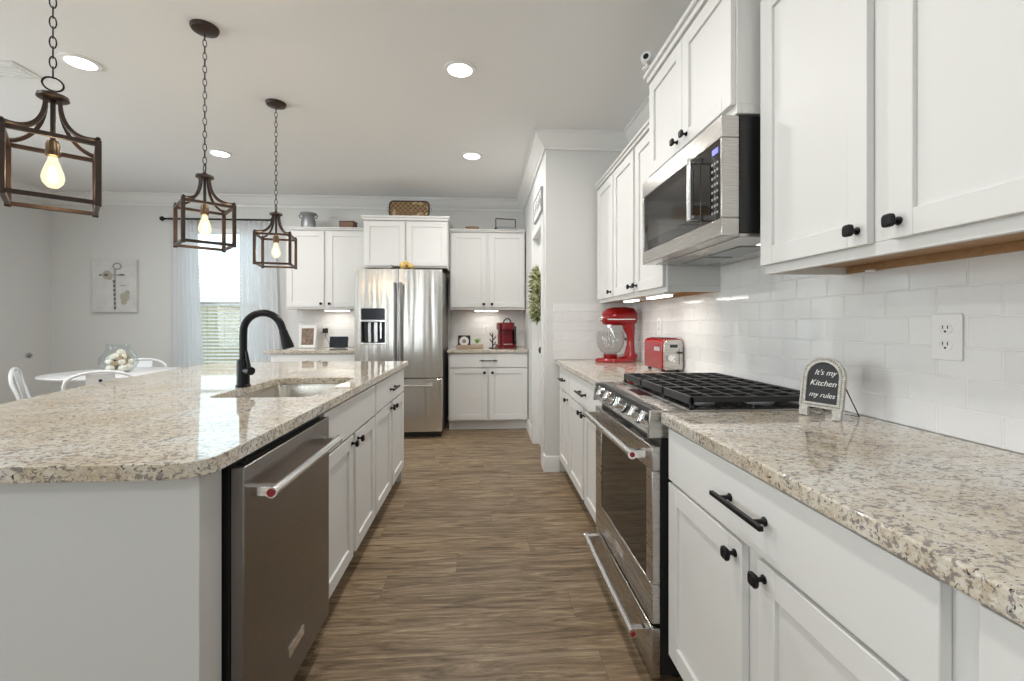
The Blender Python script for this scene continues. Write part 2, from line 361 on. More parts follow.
def sweep(path, prof, closed, z):
    """profile (offset to the left of travel, height) swept with mitred corners"""
    P = [Vector((x, y)) for x, y in path]; k = len(P); ls = []
    for i in range(k):
        d0 = (P[i]-P[i-1]).normalized() if (closed or i > 0) else None
        d1 = (P[(i+1) % k]-P[i]).normalized() if (closed or i < k-1) else None
        n0 = Vector((-d0.y, d0.x)) if d0 else None; n1 = Vector((-d1.y, d1.x)) if d1 else None
        if n0 is None: mv = n1
        elif n1 is None: mv = n0
        else: mv = (n0+n1)/(1+n0.dot(n1))
        ls.append([(P[i].x+mv.x*o, P[i].y+mv.y*o, z+h) for o, h in prof])
    return MB().loops(ls, closed=closed)
crown = [(0, 0), (0.105, 0), (0.105, -0.018), (0.09, -0.024), (0.078, -0.045), (0.055, -0.078), (0.03, -0.104), (0.016, -0.112), (0.016, -0.135), (0, -0.135)]
g = 0.001
struct(sweep([(XW-g, YR+g), (XW-g, YA-g), (XP-g, YA-g), (XP-g, YB-g), (XL+g, YB-g), (XL+g, YR+g)], crown, True, ZC-0.0005).build('trim_1', 'trim'))
bb = [(0, 0), (0.016, 0), (0.016, 0.105), (0.008, 0.125), (0, 0.128)]
struct(sweep([(0.615, YA-g), (XP-g, YA-g), (XP-g, DY0-0.085)], bb, False, 0.0005).build('baseboard_alcove', 'trim'))
struct(sweep([(XP-g, DY1+0.085), (XP-g, 5.12)], bb, False, 0.0005).build('baseboard_pantry', 'trim'))
struct(sweep([(-2.38, YB-g), (XL+g, YB-g), (XL+g, YR+g)], bb, False, 0.0005).build('baseboard_left', 'trim'))
struct(sweep([(XL+0.03, YR+g), (XW-g, YR+g), (XW-g, -1.3)], bb, False, 0.0005).build('baseboard_rear', 'trim'))
# tile backsplashes
struct(MB().box(XW-0.009, XW-0.0005, -1.25, YA-0.0005, 0.915, 1.60).build('trim_2', 'tile_x', smooth=False))
struct(MB().box(XP+0.062, XW-0.0095, YA-0.009, YA-0.0005, 0.915, 1.371).build('trim_3', 'tile_y', smooth=False))
struct(MB().box(-0.40, XP-0.0005, YB-0.009, YB-0.0005, 0.915, 1.372).build('trim_4', 'tile_y', smooth=False))
struct(MB().box(-2.27, -1.37, YB-0.009, YB-0.0005, 0.915, 1.372).build('trim_5', 'tile_y', smooth=False))

# door with panels in the pantry wall and its casing
d = MB().box(XP+0.045, XP+0.08, DY0+0.004, DY1-0.004, 0.006, DH-0.004)
for z0, z1 in ((0.18, 0.88), (1.05, 1.90)):
    d.box(XP+0.036, XP+0.046, DY0+0.12, DY1-0.12, z0, z1)
door = struct(d.build('door_1', 'trim', bev=0.004))
kb = MB().lathe([(0.027, 0.0), (0.027, 0.006), (0.011, 0.010), (0.010, 0.035), (0.024, 0.042), (0.029, 0.055), (0.026, 0.066), (0.012, 0.072), (0.0, 0.073)], (0, 0, 0), 20, 'x')
kb.xf(Matrix.Translation((XP+0.044, DY0+0.07, 0.975)) @ Matrix.Rotation(PI, 4, 'Z')); kb.build('door_knob', 'black', door)
cas = MB()
for y0, y1, z0, z1 in ((DY0-0.075, DY0, 0.001, DH+0.075), (DY1, DY1+0.075, 0.001, DH+0.075), (DY0, DY1, DH, DH+0.075)):
    cas.box(XP-0.019, XP-0.001, y0, y1, z0, z1)
cas.box(XP-0.001, XP+0.119, DY0, DY0+0.003, 0.001, DH).box(XP-0.001, XP+0.119, DY1-0.003, DY1, 0.001, DH).box(XP-0.001, XP+0.119, DY0, DY1, DH-0.003, DH)
struct(cas.build('trim_6', 'trim', bev=0.003))

# windows
def window(name, plane, a0, a1, z0, z1, t, sgn):
    """t: wall face, sgn: direction to the outside"""
    def bx(b, p, q, u0, u1, za, zb):
        u0, u1 = sorted((t+sgn*u0, t+sgn*u1))
        if plane == 'y': b.box(p, q, u0, u1, za, zb)
        else: b.box(u0, u1, p, q, za, zb)
    f = MB(); m_ = (z0+z1)/2; k = 0.045
    for p, q, za, zb in ((a0+0.001, a0+k, z0+0.001, z1-0.001), (a1-k, a1-0.001, z0+0.001, z1-0.001), (a0+k, a1-k, z0+0.001, z0+k), (a0+k, a1-k, z1-k, z1-0.001), (a0+k, a1-k, m_-0.02, m_+0.02)):
        bx(f, p, q, 0.06, 0.10, za, zb)
    fr = struct(f.build(name, 'white', bev=0.003))
    p = MB(); bx(p, a0+k, a1-k, 0.078, 0.082, z0+k, z1-k); p.build('window_pane', 'pane', fr)
    s = MB(); bx(s, a0-0.03, a1+0.03, -0.04, -0.001, z0-0.03, z0-0.002); s.build('window_sill', 'trim', fr, bev=0.004)
    return fr
window('window_1', 'y', WX0, WX1, WZ0, WZ1, YB, 1)
window('added_window_2', 'y', -2.8, -1.8, 0.65, 2.45, YR, -1)  # this window and the next two are unseen, added to admit the fill
window('added_window_3', 'x', -2.0, -0.4, 0.65, 2.45, XL, -1)
window('added_window_4', 'x', 1.3, 2.9, 0.65, 2.45, XL, -1)

# outside: lawn and a board fence seen through the blind
struct(MB().box(-14, 9, YB+0.2, 16, -0.4, -0.2).build('ground_outside', 'lawn', smooth=False))
fe = thing('privacy_fence', 'weathered tan board fence seen outside through the window blind', 'fence', (-9, 8.0, -0.2))
b = MB(); x = 0
while x < 12:
    h = 1.72+random.uniform(-0.015, 0.02); b.box(x, x+0.135, 0, 0.02, 0, h); x += 0.142
b.build('fence_boards', 'fence', fe, bev=0.004)
b = MB()
for z in (0.3, 1.4): b.box(0, 12, 0.021, 0.06, z, z+0.09)
b.build('fence_rails', 'fence', fe)

# ---------------------------------------------------------------- hardware
def knob(parent, x, z, y=-0.020, name='knob'):
    b = MB().lathe([(0.0095, 0), (0.0095, 0.003), (0.005, 0.006), (0.005, 0.016), (0.008, 0.019)], (x, y, z), 12, 'y')
    o = MB(); pts = rrect(x, z, 0.029, 0.029, 0.008, 3)
    q = rrect(x, z, 0.022, 0.022, 0.006, 3)
    b.loops([[(p[0], y-0.018, p[1]) for p in q], [(p[0], y-0.022, p[1]) for p in pts], [(p[0], y-0.028, p[1]) for p in pts], [(p[0], y-0.031, p[1]) for p in q]])
    return b.build(name, 'black', parent)
def pull(parent, xc, z, length=0.2, y=-0.020):
    b = MB()
    b.box(xc-length/2, xc+length/2, y-0.036, y-0.025, z-0.0055, z+0.0055)
    for s in (-1, 1): b.lathe([(0.0105, 0), (0.0105, 0.003), (0.0055, 0.006), (0.0055, 0.027)], (xc+s*length*0.33, y, z), 12, 'y')
    return b.build('pull_handle', 'black', parent, bev=0.002)
def shaker(name, parent, x0, x1, z0, z1, m='cab', rail=0.058):
    b = MB(); t = 0.019; yb = -0.0008; yf = yb-t
    b.box(x0, x0+rail, yf, yb, z0, z1).box(x1-rail, x1, yf, yb, z0, z1)
    b.box(x0+rail, x1-rail, yf, yb, z0, z0+rail).box(x0+rail, x1-rail, yf, yb, z1-rail, z1)
    b.box(x0+rail-0.002, x1-rail+0.002, yf+0.010, yb, z0+rail-0.002, z1-rail+0.002)
    return b.build(name, m, parent, bev=0.0018)
def slab_front(name, parent, x0, x1, z0, z1, m='cab'):
    return MB().box(x0, x1, -0.0198, -0.0008, z0, z1).build(name, m, parent, bev=0.0022)

def base_cabinet(name, label, loc, rot, w_, d, fronts, top=0.877, group=None, toe=0.075, body='cab', nobody=False):
    t = thing(name, label, 'cabinet', loc, rot, group)
    MB().box(0.0005, w_-0.0005, 0, d, 0.113, top).build('body', body, t, bev=0.001)
    MB().box(0.0005, w_-0.0005, toe, d, 0.0008, 0.1125).build('toe_kick', 'cab', t)
    do_fronts(t, fronts); return t
def do_fronts(t, fronts):
    for f in fronts:
        k, x0, x1, z0, z1 = f[:5]
        if k == 'door':
            o = shaker('door', t, x0, x1, z0, z1)
            if f[5] is not None: knob(o, f[5], f[6])
        elif k == 'drawer':
            o = slab_front('drawer', t, x0, x1, z0, z1)
            if len(f) > 5: pull(o, (x0+x1)/2, (z0+z1)/2, f[5])
        elif k == 'panel': slab_front('false_front', t, x0, x1, z0, z1)
def upper_cabinet(name, label, loc, rot, w_, d, z0, z1, fronts, crown_sides=(0, 0), group=None, under='underside', rise=0.032):
    t = thing(name, label, 'cabinet', loc, rot, group)
    b = MB().box(0.0005, w_-0.0005, 0, d, z0+0.032, z1)
    b.box(0.0005, w_-0.0005, 0, 0.018, z0, z0+0.0315).box(0.0005, 0.018, 0.0185, d, z0, z0+0.0315).box(w_-0.018, w_-0.0005, 0.0185, d, z0, z0+0.0315)
    b.build('body', 'cab', t, bev=0.001)
    if under:
        MB().box(0.019, w_-0.019, 0.019, d-0.022, z0+0.024, z0+0.0315).box(0.019, w_-0.019, d-0.021, d-0.001, z0+0.002, z0+0.0315).build('underside_panel', under, t)
    l, r = crown_sides; zz = z1+0.0005
    cb = MB().box(-0.0*l if not l else -0.022, w_+(0.022 if r else 0), -0.040, d-0.001, zz+rise*0.55, zz+rise)
    cb.box(-0.010 if l else 0, w_+(0.010 if r else 0), -0.026, d-0.001, zz, zz+rise*0.55-0.0005)
    cb.build('crown', 'cab', t, bev=0.004)
    do_fronts(t, fronts); return t
def counter(name, label, pts, hole=None, z0=0.8785, z1=0.914):
    if hole is None:
        o = MB().prism(pts, z0, z1).build(name, 'granite', bev=0.004)
    else:
        bm = bmesh.new(); es = []
        for loop in (pts, hole):
            vv = [bm.verts.new((x_, y_, z0)) for x_, y_ in loop]
            es += [bm.edges.new((vv[i], vv[(i+1) % len(vv)])) for i in range(len(vv))]
        r = bmesh.ops.triangle_fill(bm, edges=es, use_beauty=True)
        fs = [f for f in r['geom'] if isinstance(f, bmesh.types.BMFace)]
        e = bmesh.ops.extrude_face_region(bm, geom=fs)
        bmesh.ops.translate(bm, vec=(0, 0, z1-z0), verts=[v_ for v_ in e['geom'] if isinstance(v_, bmesh.types.BMVert)])
        bmesh.ops.recalc_face_normals(bm, faces=bm.faces[:])
        me = bpy.data.meshes.new(name); bm.to_mesh(me); bm.free(); o = bpy.data.objects.new(name, me); C.objects.link(o); me.materials.append(M['granite'])
        bv = o.modifiers.new('bevel', 'BEVEL'); bv.width = 0.004; bv.segments = 2; bv.limit_method = 'ANGLE'; bv.angle_limit = math.radians(50)
    return tag(o, label, 'countertop')

# ---------------------------------------------------------------- right run
RB = 0.604+0.02      # face frame plane of the right base cabinets
RD = XW-0.012-RB
RY0, RY1 = 1.455, 2.217   # range
BR = -PI/2
wn = 0.914; gtop = 0.866
yf = 1.437
base_cabinet('base_cabinet', 'white base cabinet with one wide drawer over two doors right of the range', (RB, yf, 0), BR, wn, RD,
    [('drawer', 0.006, wn-0.034, 0.700, gtop, 0.205), ('door', 0.006, 0.423, 0.125, 0.690, 0.396, 0.657), ('door', 0.483, wn-0.034, 0.125, 0.690, 0.508, 0.657)])
base_cabinet('base_cabinet', 'white base cabinet with a tall single door beneath the near end of the right countertop', (RB, yf-wn-0.001, 0), BR, 0.61, RD,
    [('door', 0.012, 0.594, 0.125, gtop, 0.545, 0.80)])
base_cabinet('base_cabinet', 'white two-door base cabinet beside the range on the stand mixer side', (RB, 3.145, 0), BR, 0.92, RD,
    [('drawer', 0.008, 0.905, 0.700, gtop, 0.205), ('door', 0.008, 0.437, 0.125, 0.690, 0.410, 0.657), ('door', 0.480, 0.905, 0.125, 0.690, 0.507, 0.657)])
base_cabinet('base_cabinet', 'narrow white base cabinet with single door and drawer against the end wall', (RB, 3.60, 0), BR, 0.454, RD,
    [('drawer', 0.060, 0.446, 0.700, gtop, 0.15), ('door', 0.060, 0.446, 0.125, 0.690, 0.405, 0.657)])
CX_ = 0.585
counter('countertop', 'speckled cream granite countertop carrying the arched chalkboard sign', [(CX_, -0.05), (XW-0.010, -0.05), (XW-0.010, RY0-0.004), (CX_+0.006, RY0-0.004), (CX_, RY0-0.012)])
counter('countertop', 'cream granite countertop under the red stand mixer and red toaster', [(CX_, RY1+0.004), (XW-0.010, RY1+0.004), (XW-0.010, YA-0.010), (CX_-0.005, YA-0.010)])

UX = 0.936; UD = XW-0.001-UX
uz0, uz1 = 1.372, 2.292
def two_doors(w_, z0, z1, kz, mg=0.014):
    return [('door', mg, w_/2-0.020, z0, z1, w_/2-0.048, kz), ('door', w_/2+0.020, w_-mg, z0, z1, w_/2+0.048, kz)]
upper_cabinet('wall_cabinet', 'white two-door wall cabinet right of the microwave above the chalkboard sign', (UX, 1.432, 0), BR, 0.914, UD, uz0, uz1,
    [('door', 0.002, 0.416, 1.400, 2.278, 0.389, 1.437), ('door', 0.473, 0.902, 1.400, 2.278, 0.499, 1.437)])
upper_cabinet('wall_cabinet', 'white two-door wall cabinet between microwave and the single-door cabinet', (UX, 3.130, 0), BR, 0.900, UD, uz0, uz1,
    two_doors(0.900, 1.400, 2.278, 1.437))
upper_cabinet('wall_cabinet', 'narrow white single-door wall cabinet against the end wall, above the mixer', (UX, 3.575, 0), BR, 0.444, UD, uz0, uz1,
    [('door', 0.010, 0.434, 1.400, 2.278, 0.395, 1.437)])
MX = 0.853
upper_cabinet('wall_cabinet', 'taller white two-door wall cabinet set directly over the microwave', (MX, RY1-0.002, 0), BR, RY1-RY0-0.004, XW-0.001-MX, 1.920, 2.425,
    [('door', 0.006, 0.377, 1.950, 2.412, 0.335, 1.99), ('door', 0.381, 0.752, 1.950, 2.412, 0.423, 1.99)], crown_sides=(1, 1), under=None, rise=0.05)

# ---------------------------------------------------------------- microwave
def microwave():
    t = thing('microwave', 'stainless over-the-range microwave mounted above the gas range', 'microwave', (0.800, RY1-0.004, 1.505), BR)
    W, H, D = 0.754, 0.409, XW-0.012-0.800
    MB().box(0.002, W-0.002, 0.063, D, 0.012, H).build('body', 'plastic_black', t, bev=0.003)
    MB().box(0.006, W-0.006, 0.066, D-0.01, -0.002, 0.0115).build('vent_underside', 'steel', t, bev=0.002)
    f = MB(); gx0, gx1, gz0, gz1 = 0.0, 0.70, 0.062, H-0.075      # dark glass area spans door and control strip
    f.box(0, W, 0, 0.062, H-0.075, H).box(0, W, 0, 0.062, 0, 0.062).box(0, 0.018, 0, 0.062, 0.0622, H-0.0752).box(0.7425, W, 0, 0.062, 0.0622, H-0.0752)
    f.build('front_frame', 'steel', t, bev=0.003)
    dg = MB().box(0.0185, 0.600, 0.003, 0.043, 0.0625, H-0.0755).build('door', 'glass_dark', t, bev=0.002)
    MB().box(0.072, 0.545, 0.0015, 0.0028, 0.105, H-0.115).build('door_window', mw_win, dg)
    MB().box(0.602, 0.7420, 0.003, 0.043, 0.0625, H-0.0755).build('control_panel', 'glass_dark', t, bev=0.002)
    cp = [c for c in t.children if c.name.startswith('control_panel')][0]
    MB().box(0.688, 0.728, 0.0008, 0.0028, H-0.118, H-0.098).build('display', 'display', cp)
    b = MB()
    for r in range(8):
        for c in range(3): b.box(0.684+c*0.017, 0.692+c*0.017, 0.0012, 0.0028, 0.085+r*0.0245, 0.093+r*0.0245)
    b.build('buttons', 'label', cp)
    h = MB(); xh = 0.606
    h.tube([(xh, -0.042, 0.082), (xh, -0.042, H-0.095)], 0.0105, 14)
    for z in (0.092, H-0.105): h.box(xh-0.010, xh+0.010, -0.042, 0.002, z-0.010, z+0.010)
    h.build('handle', 'chrome', t, bev=0.002)
    MB().box(0.30, 0.43, -0.0015, -0.0001, H-0.047, H-0.026).build('nameplate', 'chrome', t)
    for x0 in (0.06, 0.33):
        MB().box(x0, x0+0.24, 0.17, 0.30, -0.006, -0.0025).build('grease_filter', 'galv', t, bev=0.001)
    MB().box(0.60, 0.70, 0.22, 0.27, -0.004, -0.0024).build('lamp_lens', 'strip', t)
    return t
mw_win = mat('microwave_window', (0.035, 0.032, 0.03), 0.09, spec=0.9)
microwave()

# ---------------------------------------------------------------- range
def gas_range():
    W = RY1-RY0-0.008; X0 = 0.56
    t = thing('gas_range', 'stainless slide-in gas range with black grates between the right countertops', 'range', (X0, RY1-0.004, 0), BR)
    D = XW-0.012-X0
    MB().box(0.004, W-0.004, 0.030, D, 0.03, 0.905).build('body', 'plastic_black', t, bev=0.002)
    for x in (0.05, W-0.05):
        for y in (0.10, D-0.06): MB().lathe([(0.02, 0.0008), (0.02, 0.01), (0.012, 0.014), (0.012, 0.0295)], (x, y, 0), 12).build('foot', 'plastic_black', t)
    # oven door
    dz0, dz1 = 0.205, 0.798
    o = MB(); wx0, wx1, wz0, wz1 = 0.105, W-0.055, 0.335, 0.715
    o.box(0, W, 0, 0.029, wz1, dz1).box(0, W, 0, 0.029, dz0, wz0).box(0, wx0, 0, 0.029, wz0+0.0002, wz1-0.0002).box(wx1, W, 0, 0.029, wz0+0.0002, wz1-0.0002)
    dr = o.build('oven_door', 'steel', t, bev=0.003)
    MB().box(wx0+0.0005, wx1-0.0005, 0.004, 0.027, wz0+0.001, wz1-0.001).build('door_glass', 'glass_dark', dr)
    MB().box(0.33, 0.45, -0.002, -0.0001, 0.262, 0.284).build('nameplate', 'chrome', dr)
    def handle(p, z, yo, ext):
        h = MB().tube([(0.03-ext, -yo, z), (W-0.03+ext, -yo, z)], 0.0125, 16)
        for x in (0.045, W-0.045): h.box(x-0.013, x+0.013, -yo, 0, z-0.013, z+0.013)
        hd = h.build('handle', 'chrome', p, bev=0.001)
        for x, s in ((0.03-ext, -1), (W-0.03+ext, 1)):
            xx = sorted((x, x+s*0.004)); MB().lathe([(0.0155, xx[0]), (0.0155, xx[1])], (0, -yo, z), 20, 'x').build('end_cap', 'chrome', hd)
            MB().lathe([(0.0085, min(x+s*0.0042, x+s*0.006)), (0.0085, max(x+s*0.0042, x+s*0.006))], (0, -yo, z), 20, 'x').build('medallion', 'medal', hd)
    handle(dr, 0.765, 0.058, 0.0)
    # warming drawer
    dw = MB().box(0, W, 0, 0.029, 0.022, 0.190).build('drawer', 'steel', t, bev=0.003)
    handle(dw, 0.158, 0.055, 0.0)
    # control panel, tilted back
    cp = MB().extrude([(0.012, 0.822), (0.050, 0.905), (0.050, 0.9165), (0.20, 0.9165), (0.20, 0.906), (0.075, 0.906), (0.075, 0.822)], 'x', 0.014, W-0.014)
    cpo = cp.build('control_panel', 'steel', t, bev=0.002)
    for x in (0.0, W-0.0135):
        MB().extrude([(-0.012, 0.826), (-0.006, 0.9165), (0.125, 0.9165), (0.125, 0.826)], 'x', x, x+0.0135).build('panel_end', 'steel', t, bev=0.002)
    # dark display on the flat strip
    MB().box(0.27, 0.43, 0.075, 0.125, 0.9168, 0.9182).build('display', 'red_display', cpo)
    tilt = math.atan2(0.038, 0.083)
    for xk in (0.085, 0.20, 0.37, 0.56, 0.665):
        k = MB().lathe([(0.031, 0), (0.031, 0.005), (0.0245, 0.007), (0.022, 0.030), (0.0225, 0.036), (0.018, 0.040), (0.0005, 0.041)], (0, 0, 0), 24, 'y')
        kk = k.xf(Matrix.Translation((xk, 0.0300, 0.865)) @ Matrix.Rotation(-tilt, 4, 'X')).build('control_knob', 'chrome', t)
        br = MB().lathe([(0.0335, 0), (0.0335, 0.0045)], (0, 0, 0), 24, 'y').xf(Matrix.Translation((xk, 0.0312, 0.8645)) @ Matrix.Rotation(-tilt, 4, 'X')); br.build('bezel', 'plastic_black', kk)
        gp = MB().box(-0.0045, 0.0045, -0.046, -0.010, -0.021, 0.021).xf(Matrix.Translation((xk, 0.0300, 0.865)) @ Matrix.Rotation(-tilt, 4, 'X')); gp.build('grip', 'chrome', kk, bev=0.002)
    # cooktop
    MB().box(0.001, W-0.001, 0.1255, D, 0.906, 0.918).build('cooktop', 'steel', t, bev=0.002)
    MB().box(0.012, W-0.012, 0.135, D-0.03, 0.9182, 0.9215).build('cooktop_pan', 'enamel', t)
    for i, (x, y, r) in enumerate(((0.14, 0.24, 0.045), (0.14, 0.46, 0.036), (0.377, 0.35, 0.05), (0.614, 0.24, 0.04), (0.614, 0.46, 0.045))):
        bo = MB().lathe([(r*1.15, 0.9217), (r*1.1, 0.929), (r*0.7, 0.932)], (x, y, 0), 24).build('burner', 'galv', t)
        MB().lathe([(r*0.8, 0.9322), (r*0.8, 0.938), (r*0.6, 0.941), (0.001, 0.942)], (x, y, 0), 24).build('burner_cap', 'enamel', bo)
    for gi in range(3):
        a = 0.012+gi*(W-0.024)/3+0.002; e = 0.012+(gi+1)*(W-0.024)/3-0.002; y0, y1 = 0.140, D-0.035; z0, z1 = 0.947, 0.960
        q = MB(); k = 0.011
        q.box(a, e, y0, y0+k, z0-0.015, z1).box(a, e, y1-k, y1, z0-0.012, z1).box(a, a+k, y0, y1, z0-0.006, z1).box(e-k, e, y0, y1, z0-0.006, z1)
        n = 5
        for j in range(1, n+1):
            yy = y0+(y1-y0)*j/(n+1); q.box(a+k, e-k, yy-0.0045, yy+0.0045, z0, z1)
        for j in (1, 2): xx = a+(e-a)*j/3; q.box(xx-0.0045, xx+0.0045, y0+k, y1-k, z0-0.002, z1-0.001)
        for x in (a+0.006, e-0.006):
            for y in (y0+0.006, y1-0.006): q.box(x-0.006, x+0.006, y-0.006, y+0.006, 0.9217, z0)
        q.build('grate', 'iron', t, bev=0.0015)
    return t
gas_range()

# ---------------------------------------------------------------- island
IF = -0.626          # face frame plane
IYN = 1.028
isl = thing('kitchen_island', 'pale grey panelled kitchen island base with white end post beside dishwasher', 'island', (0, 0, 0))
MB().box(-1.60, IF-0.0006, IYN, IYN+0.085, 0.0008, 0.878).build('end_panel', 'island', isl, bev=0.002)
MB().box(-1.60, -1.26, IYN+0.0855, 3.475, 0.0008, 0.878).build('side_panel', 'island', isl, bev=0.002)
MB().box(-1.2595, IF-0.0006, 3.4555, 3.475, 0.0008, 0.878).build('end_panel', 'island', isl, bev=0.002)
IR = PI/2
SY0, SY1, CY1 = 1.735, 2.560, 3.455
base_cabinet('sink_cabinet', 'white island cabinet under the sink, two doors below a blank drawer front', (IF, SY0, 0), IR, SY1-SY0-0.001, 0.63,
    [('panel', 0.008, 0.814, 0.700, gtop), ('door', 0.008, 0.390, 0.125, 0.690, 0.364, 0.657), ('door', 0.434, 0.814, 0.125, 0.690, 0.460, 0.657)])
w3 = CY1-SY1
base_cabinet('base_cabinet', 'white island cabinet at the fridge end with a working drawer over two doors', (IF, SY1, 0), IR, w3-0.001, 0.63,
    [('drawer', 0.010, w3-0.012, 0.700, gtop, 0.205), ('door', 0.010, w3/2-0.020, 0.125, 0.690, w3/2-0.046, 0.657), ('door', w3/2+0.020, w3-0.012, 0.125, 0.690, w3/2+0.046, 0.657)])
# hollow out the sink cabinet top so the basin has room
sinkcab = [o for o in C.objects if o.name.startswith('sink_cabinet')][0]
for ch in sinkcab.children:
    if ch.name.startswith('body'):
        me = ch.data; bm = bmesh.new(); bm.from_mesh(me)
        top_ = [f for f in bm.faces if f.normal.z > 0.9]; bmesh.ops.delete(bm, geom=top_, context='FACES'); bm.to_mesh(me); bm.free()
        s = ch.modifiers.new('solid', 'SOLIDIFY'); s.thickness = 0.012; s.offset = -1
IX = -0.592
left_edge = [(-1.99, 3.56), (-2.005, 3.2), (-1.975, 2.8), (-1.93, 2.5), (-1.88, 2.2), (-1.82, 1.95), (-1.755, 1.7), (-1.70, 1.4), (-1.66, 1.1), (-1.64, 0.985)]
pts = [(IX-0.01, 3.56)] + left_edge
r = 0.07
for i in range(7):
    a = -PI/2+PI/2*i/6; pts.append((IX-r+r*math.cos(a), 0.985+r+r*math.sin(a)))
pts.append((IX, 3.55))
hx0, hx1, hy0, hy1 = -1.105, -0.695, 1.845, 2.50
hole = rrect((hx0+hx1)/2, (hy0+hy1)/2, hx1-hx0, hy1-hy0, 0.05, 6)
counter('island_countertop', 'large cream granite island countertop with sink cutout and rounded near corner', pts, hole)
# undermount sink
sk = thing('sink', 'stainless undermount sink in the island beside the black faucet', 'sink', ((hx0+hx1)/2, (hy0+hy1)/2, 0))
def rl(w_, h, r_, z): return [(x_, y_, z) for x_, y_ in rrect(0, 0, w_, h, r_, 6)]
sw, sh = hx1-hx0, hy1-hy0
bs = MB().loops([rl(sw+0.05, sh+0.05, 0.07, 0.8775), rl(sw+0.004, sh+0.004, 0.062, 0.8775), rl(sw-0.004, sh-0.004, 0.06, 0.86), rl(sw-0.02, sh-0.02, 0.06, 0.715), rl(sw-0.06, sh-0.06, 0.05, 0.698), rl(0.09, 0.09, 0.044, 0.692)], cap0=False, cap1=True)
bo = bs.build('basin', 'sink', sk); so = bo.modifiers.new('solid', 'SOLIDIFY'); so.thickness = 0.0015; so.offset = -1
MB().lathe([(0.042, 0.6925), (0.042, 0.694), (0.030, 0.6945), (0.028, 0.6935)], (0, 0, 0), 24).build('drain', 'chrome', sk)
# faucet
fx, fy = -1.120, 2.16
fa = thing('kitchen_faucet', 'tall black gooseneck pull-down faucet on the island', 'faucet', (fx, fy, 0.9148))
MB().lathe([(0.032, 0), (0.032, 0.008), (0.0275, 0.012), (0.027, 0.120), (0.024, 0.126), (0.019, 0.128)], (0, 0, 0), 24).build('base', 'black', fa)
path = [(0, 0, 0.127), (0, 0, 0.24)]
R = 0.089
for i in range(1, 15):
    a = PI-i*(PI-0.30)/14; path.append((R+R*math.cos(a), 0, 0.255+R*math.sin(a)))
e = Vector(path[-1]); dd = Vector((math.sin(0.30)*1.0, 0, -math.cos(0.30))); path.append(tuple(e+dd*0.020))
MB().tube(path, 0.0165, 18).build('spout', 'black', fa)
e2 = e+dd*0.021
MB().tube([tuple(e2), tuple(e2+dd*0.02), tuple(e2+dd*0.072), tuple(e2+dd*0.088)], [0.0178, 0.019, 0.026, 0.025], 20).build('spray_head', 'black', fa)
MB().tube([(0.020, -0.012, 0.075), (0.052, -0.03, 0.075)], 0.019, 16).tube([(0.040, -0.024, 0.09), (0.030, -0.020, 0.125), (0.022, -0.016, 0.165)], [0.008, 0.0075, 0.006], 12).build('lever', 'black', fa)

# dishwasher
dwY0, dwY1 = 1.128, 1.730
DW = thing('dishwasher', 'stainless dishwasher with bar handle built into the island', 'dishwasher', (-0.583, dwY0, 0), IR)
W = dwY1-dwY0
MB().box(0.004, W-0.001, 0.050, 0.60, 0.10, 0.868).build('tub', 'plastic_black', DW, bev=0.003)
MB().box(0.004, W-0.004, 0.10, 0.58, 0.0008, 0.0995).build('toe_kick', 'plastic_black', DW)
dd_ = MB().box(0, W-0.002, 0, 0.033, 0.115, 0.858).build('door', 'steel_dw', DW, bev=0.003)
hz = 0.787
h = MB().tube([(0.030, -0.053, hz), (W-0.062, -0.053, hz)], 0.0125, 16)
for x in (0.045, W-0.077): h.box(x-0.012, x+0.012, -0.053, 0, hz-0.012, hz+0.012)
hd = h.build('handle', 'chrome', dd_, bev=0.001)
for x, s in ((0.030, -1), (W-0.062, 1)):
    a = sorted((x, x+s*0.006)); MB().lathe([(0.0145, a[0]), (0.0145, a[1])], (0, -0.053, hz), 20, 'x').build('end_cap', 'chrome', hd)
    a = sorted((x+s*0.0062, x+s*0.008)); MB().lathe([(0.0105, a[0]), (0.0105, a[1])], (0, -0.053, hz), 20, 'x').build('medallion', 'medal', hd)
MB().box(0.42, 0.53, -0.002, -0.0002, 0.205, 0.235).xf(Matrix.Translation((-0.17, 0, 0))).build('nameplate', 'chrome', dd_)
MB().box(0.02, W-0.02, 0.004, 0.030, 0.8582, 0.8595).build('control_strip', 'enamel', dd_)
MB().box(0.0, W-0.002, 0.0335, 0.060, 0.12, 0.872).build('door_liner', 'plastic_black', dd_)

# ---------------------------------------------------------------- back wall run
BY = 5.05; BD = YB-0.012-BY
base_cabinet('base_cabinet', 'white two-door base cabinet under the red coffee maker', (-0.395, BY, 0), 0, 0.895, BD,
    [('drawer', 0.010, 0.885, 0.715, gtop, 0.20), ('door', 0.010, 0.437, 0.125, 0.705, 0.402, 0.657), ('door', 0.457, 0.885, 0.125, 0.705, 0.492, 0.657)])
base_cabinet('base_cabinet', 'white base cabinet behind the island, left of the refrigerator', (-2.33, BY, 0), 0, 0.93, BD,
    [('drawer', 0.010, 0.92, 0.715, gtop, 0.20), ('door', 0.010, 0.463, 0.125, 0.705, 0.42, 0.657), ('door', 0.467, 0.92, 0.125, 0.705, 0.51, 0.657)])
counter('countertop', 'short granite countertop holding the red coffee maker', [(-0.41, BY-0.04), (XP-0.003, BY-0.04), (XP-0.003, YB-0.010), (-0.41, YB-0.010)])
counter('countertop', 'short granite countertop holding the white picture frame', [(-2.385, BY-0.04), (-1.38, BY-0.04), (-1.38, YB-0.010), (-2.385, YB-0.010)])
UY = 5.335; UDB = YB-0.001-UY
upper_cabinet('wall_cabinet', 'white two-door wall cabinet above the red coffee maker', (-0.397, UY, 0), 0, 0.890, UDB, uz0, uz1, two_doors(0.890, 1.400, 2.278, 1.437))
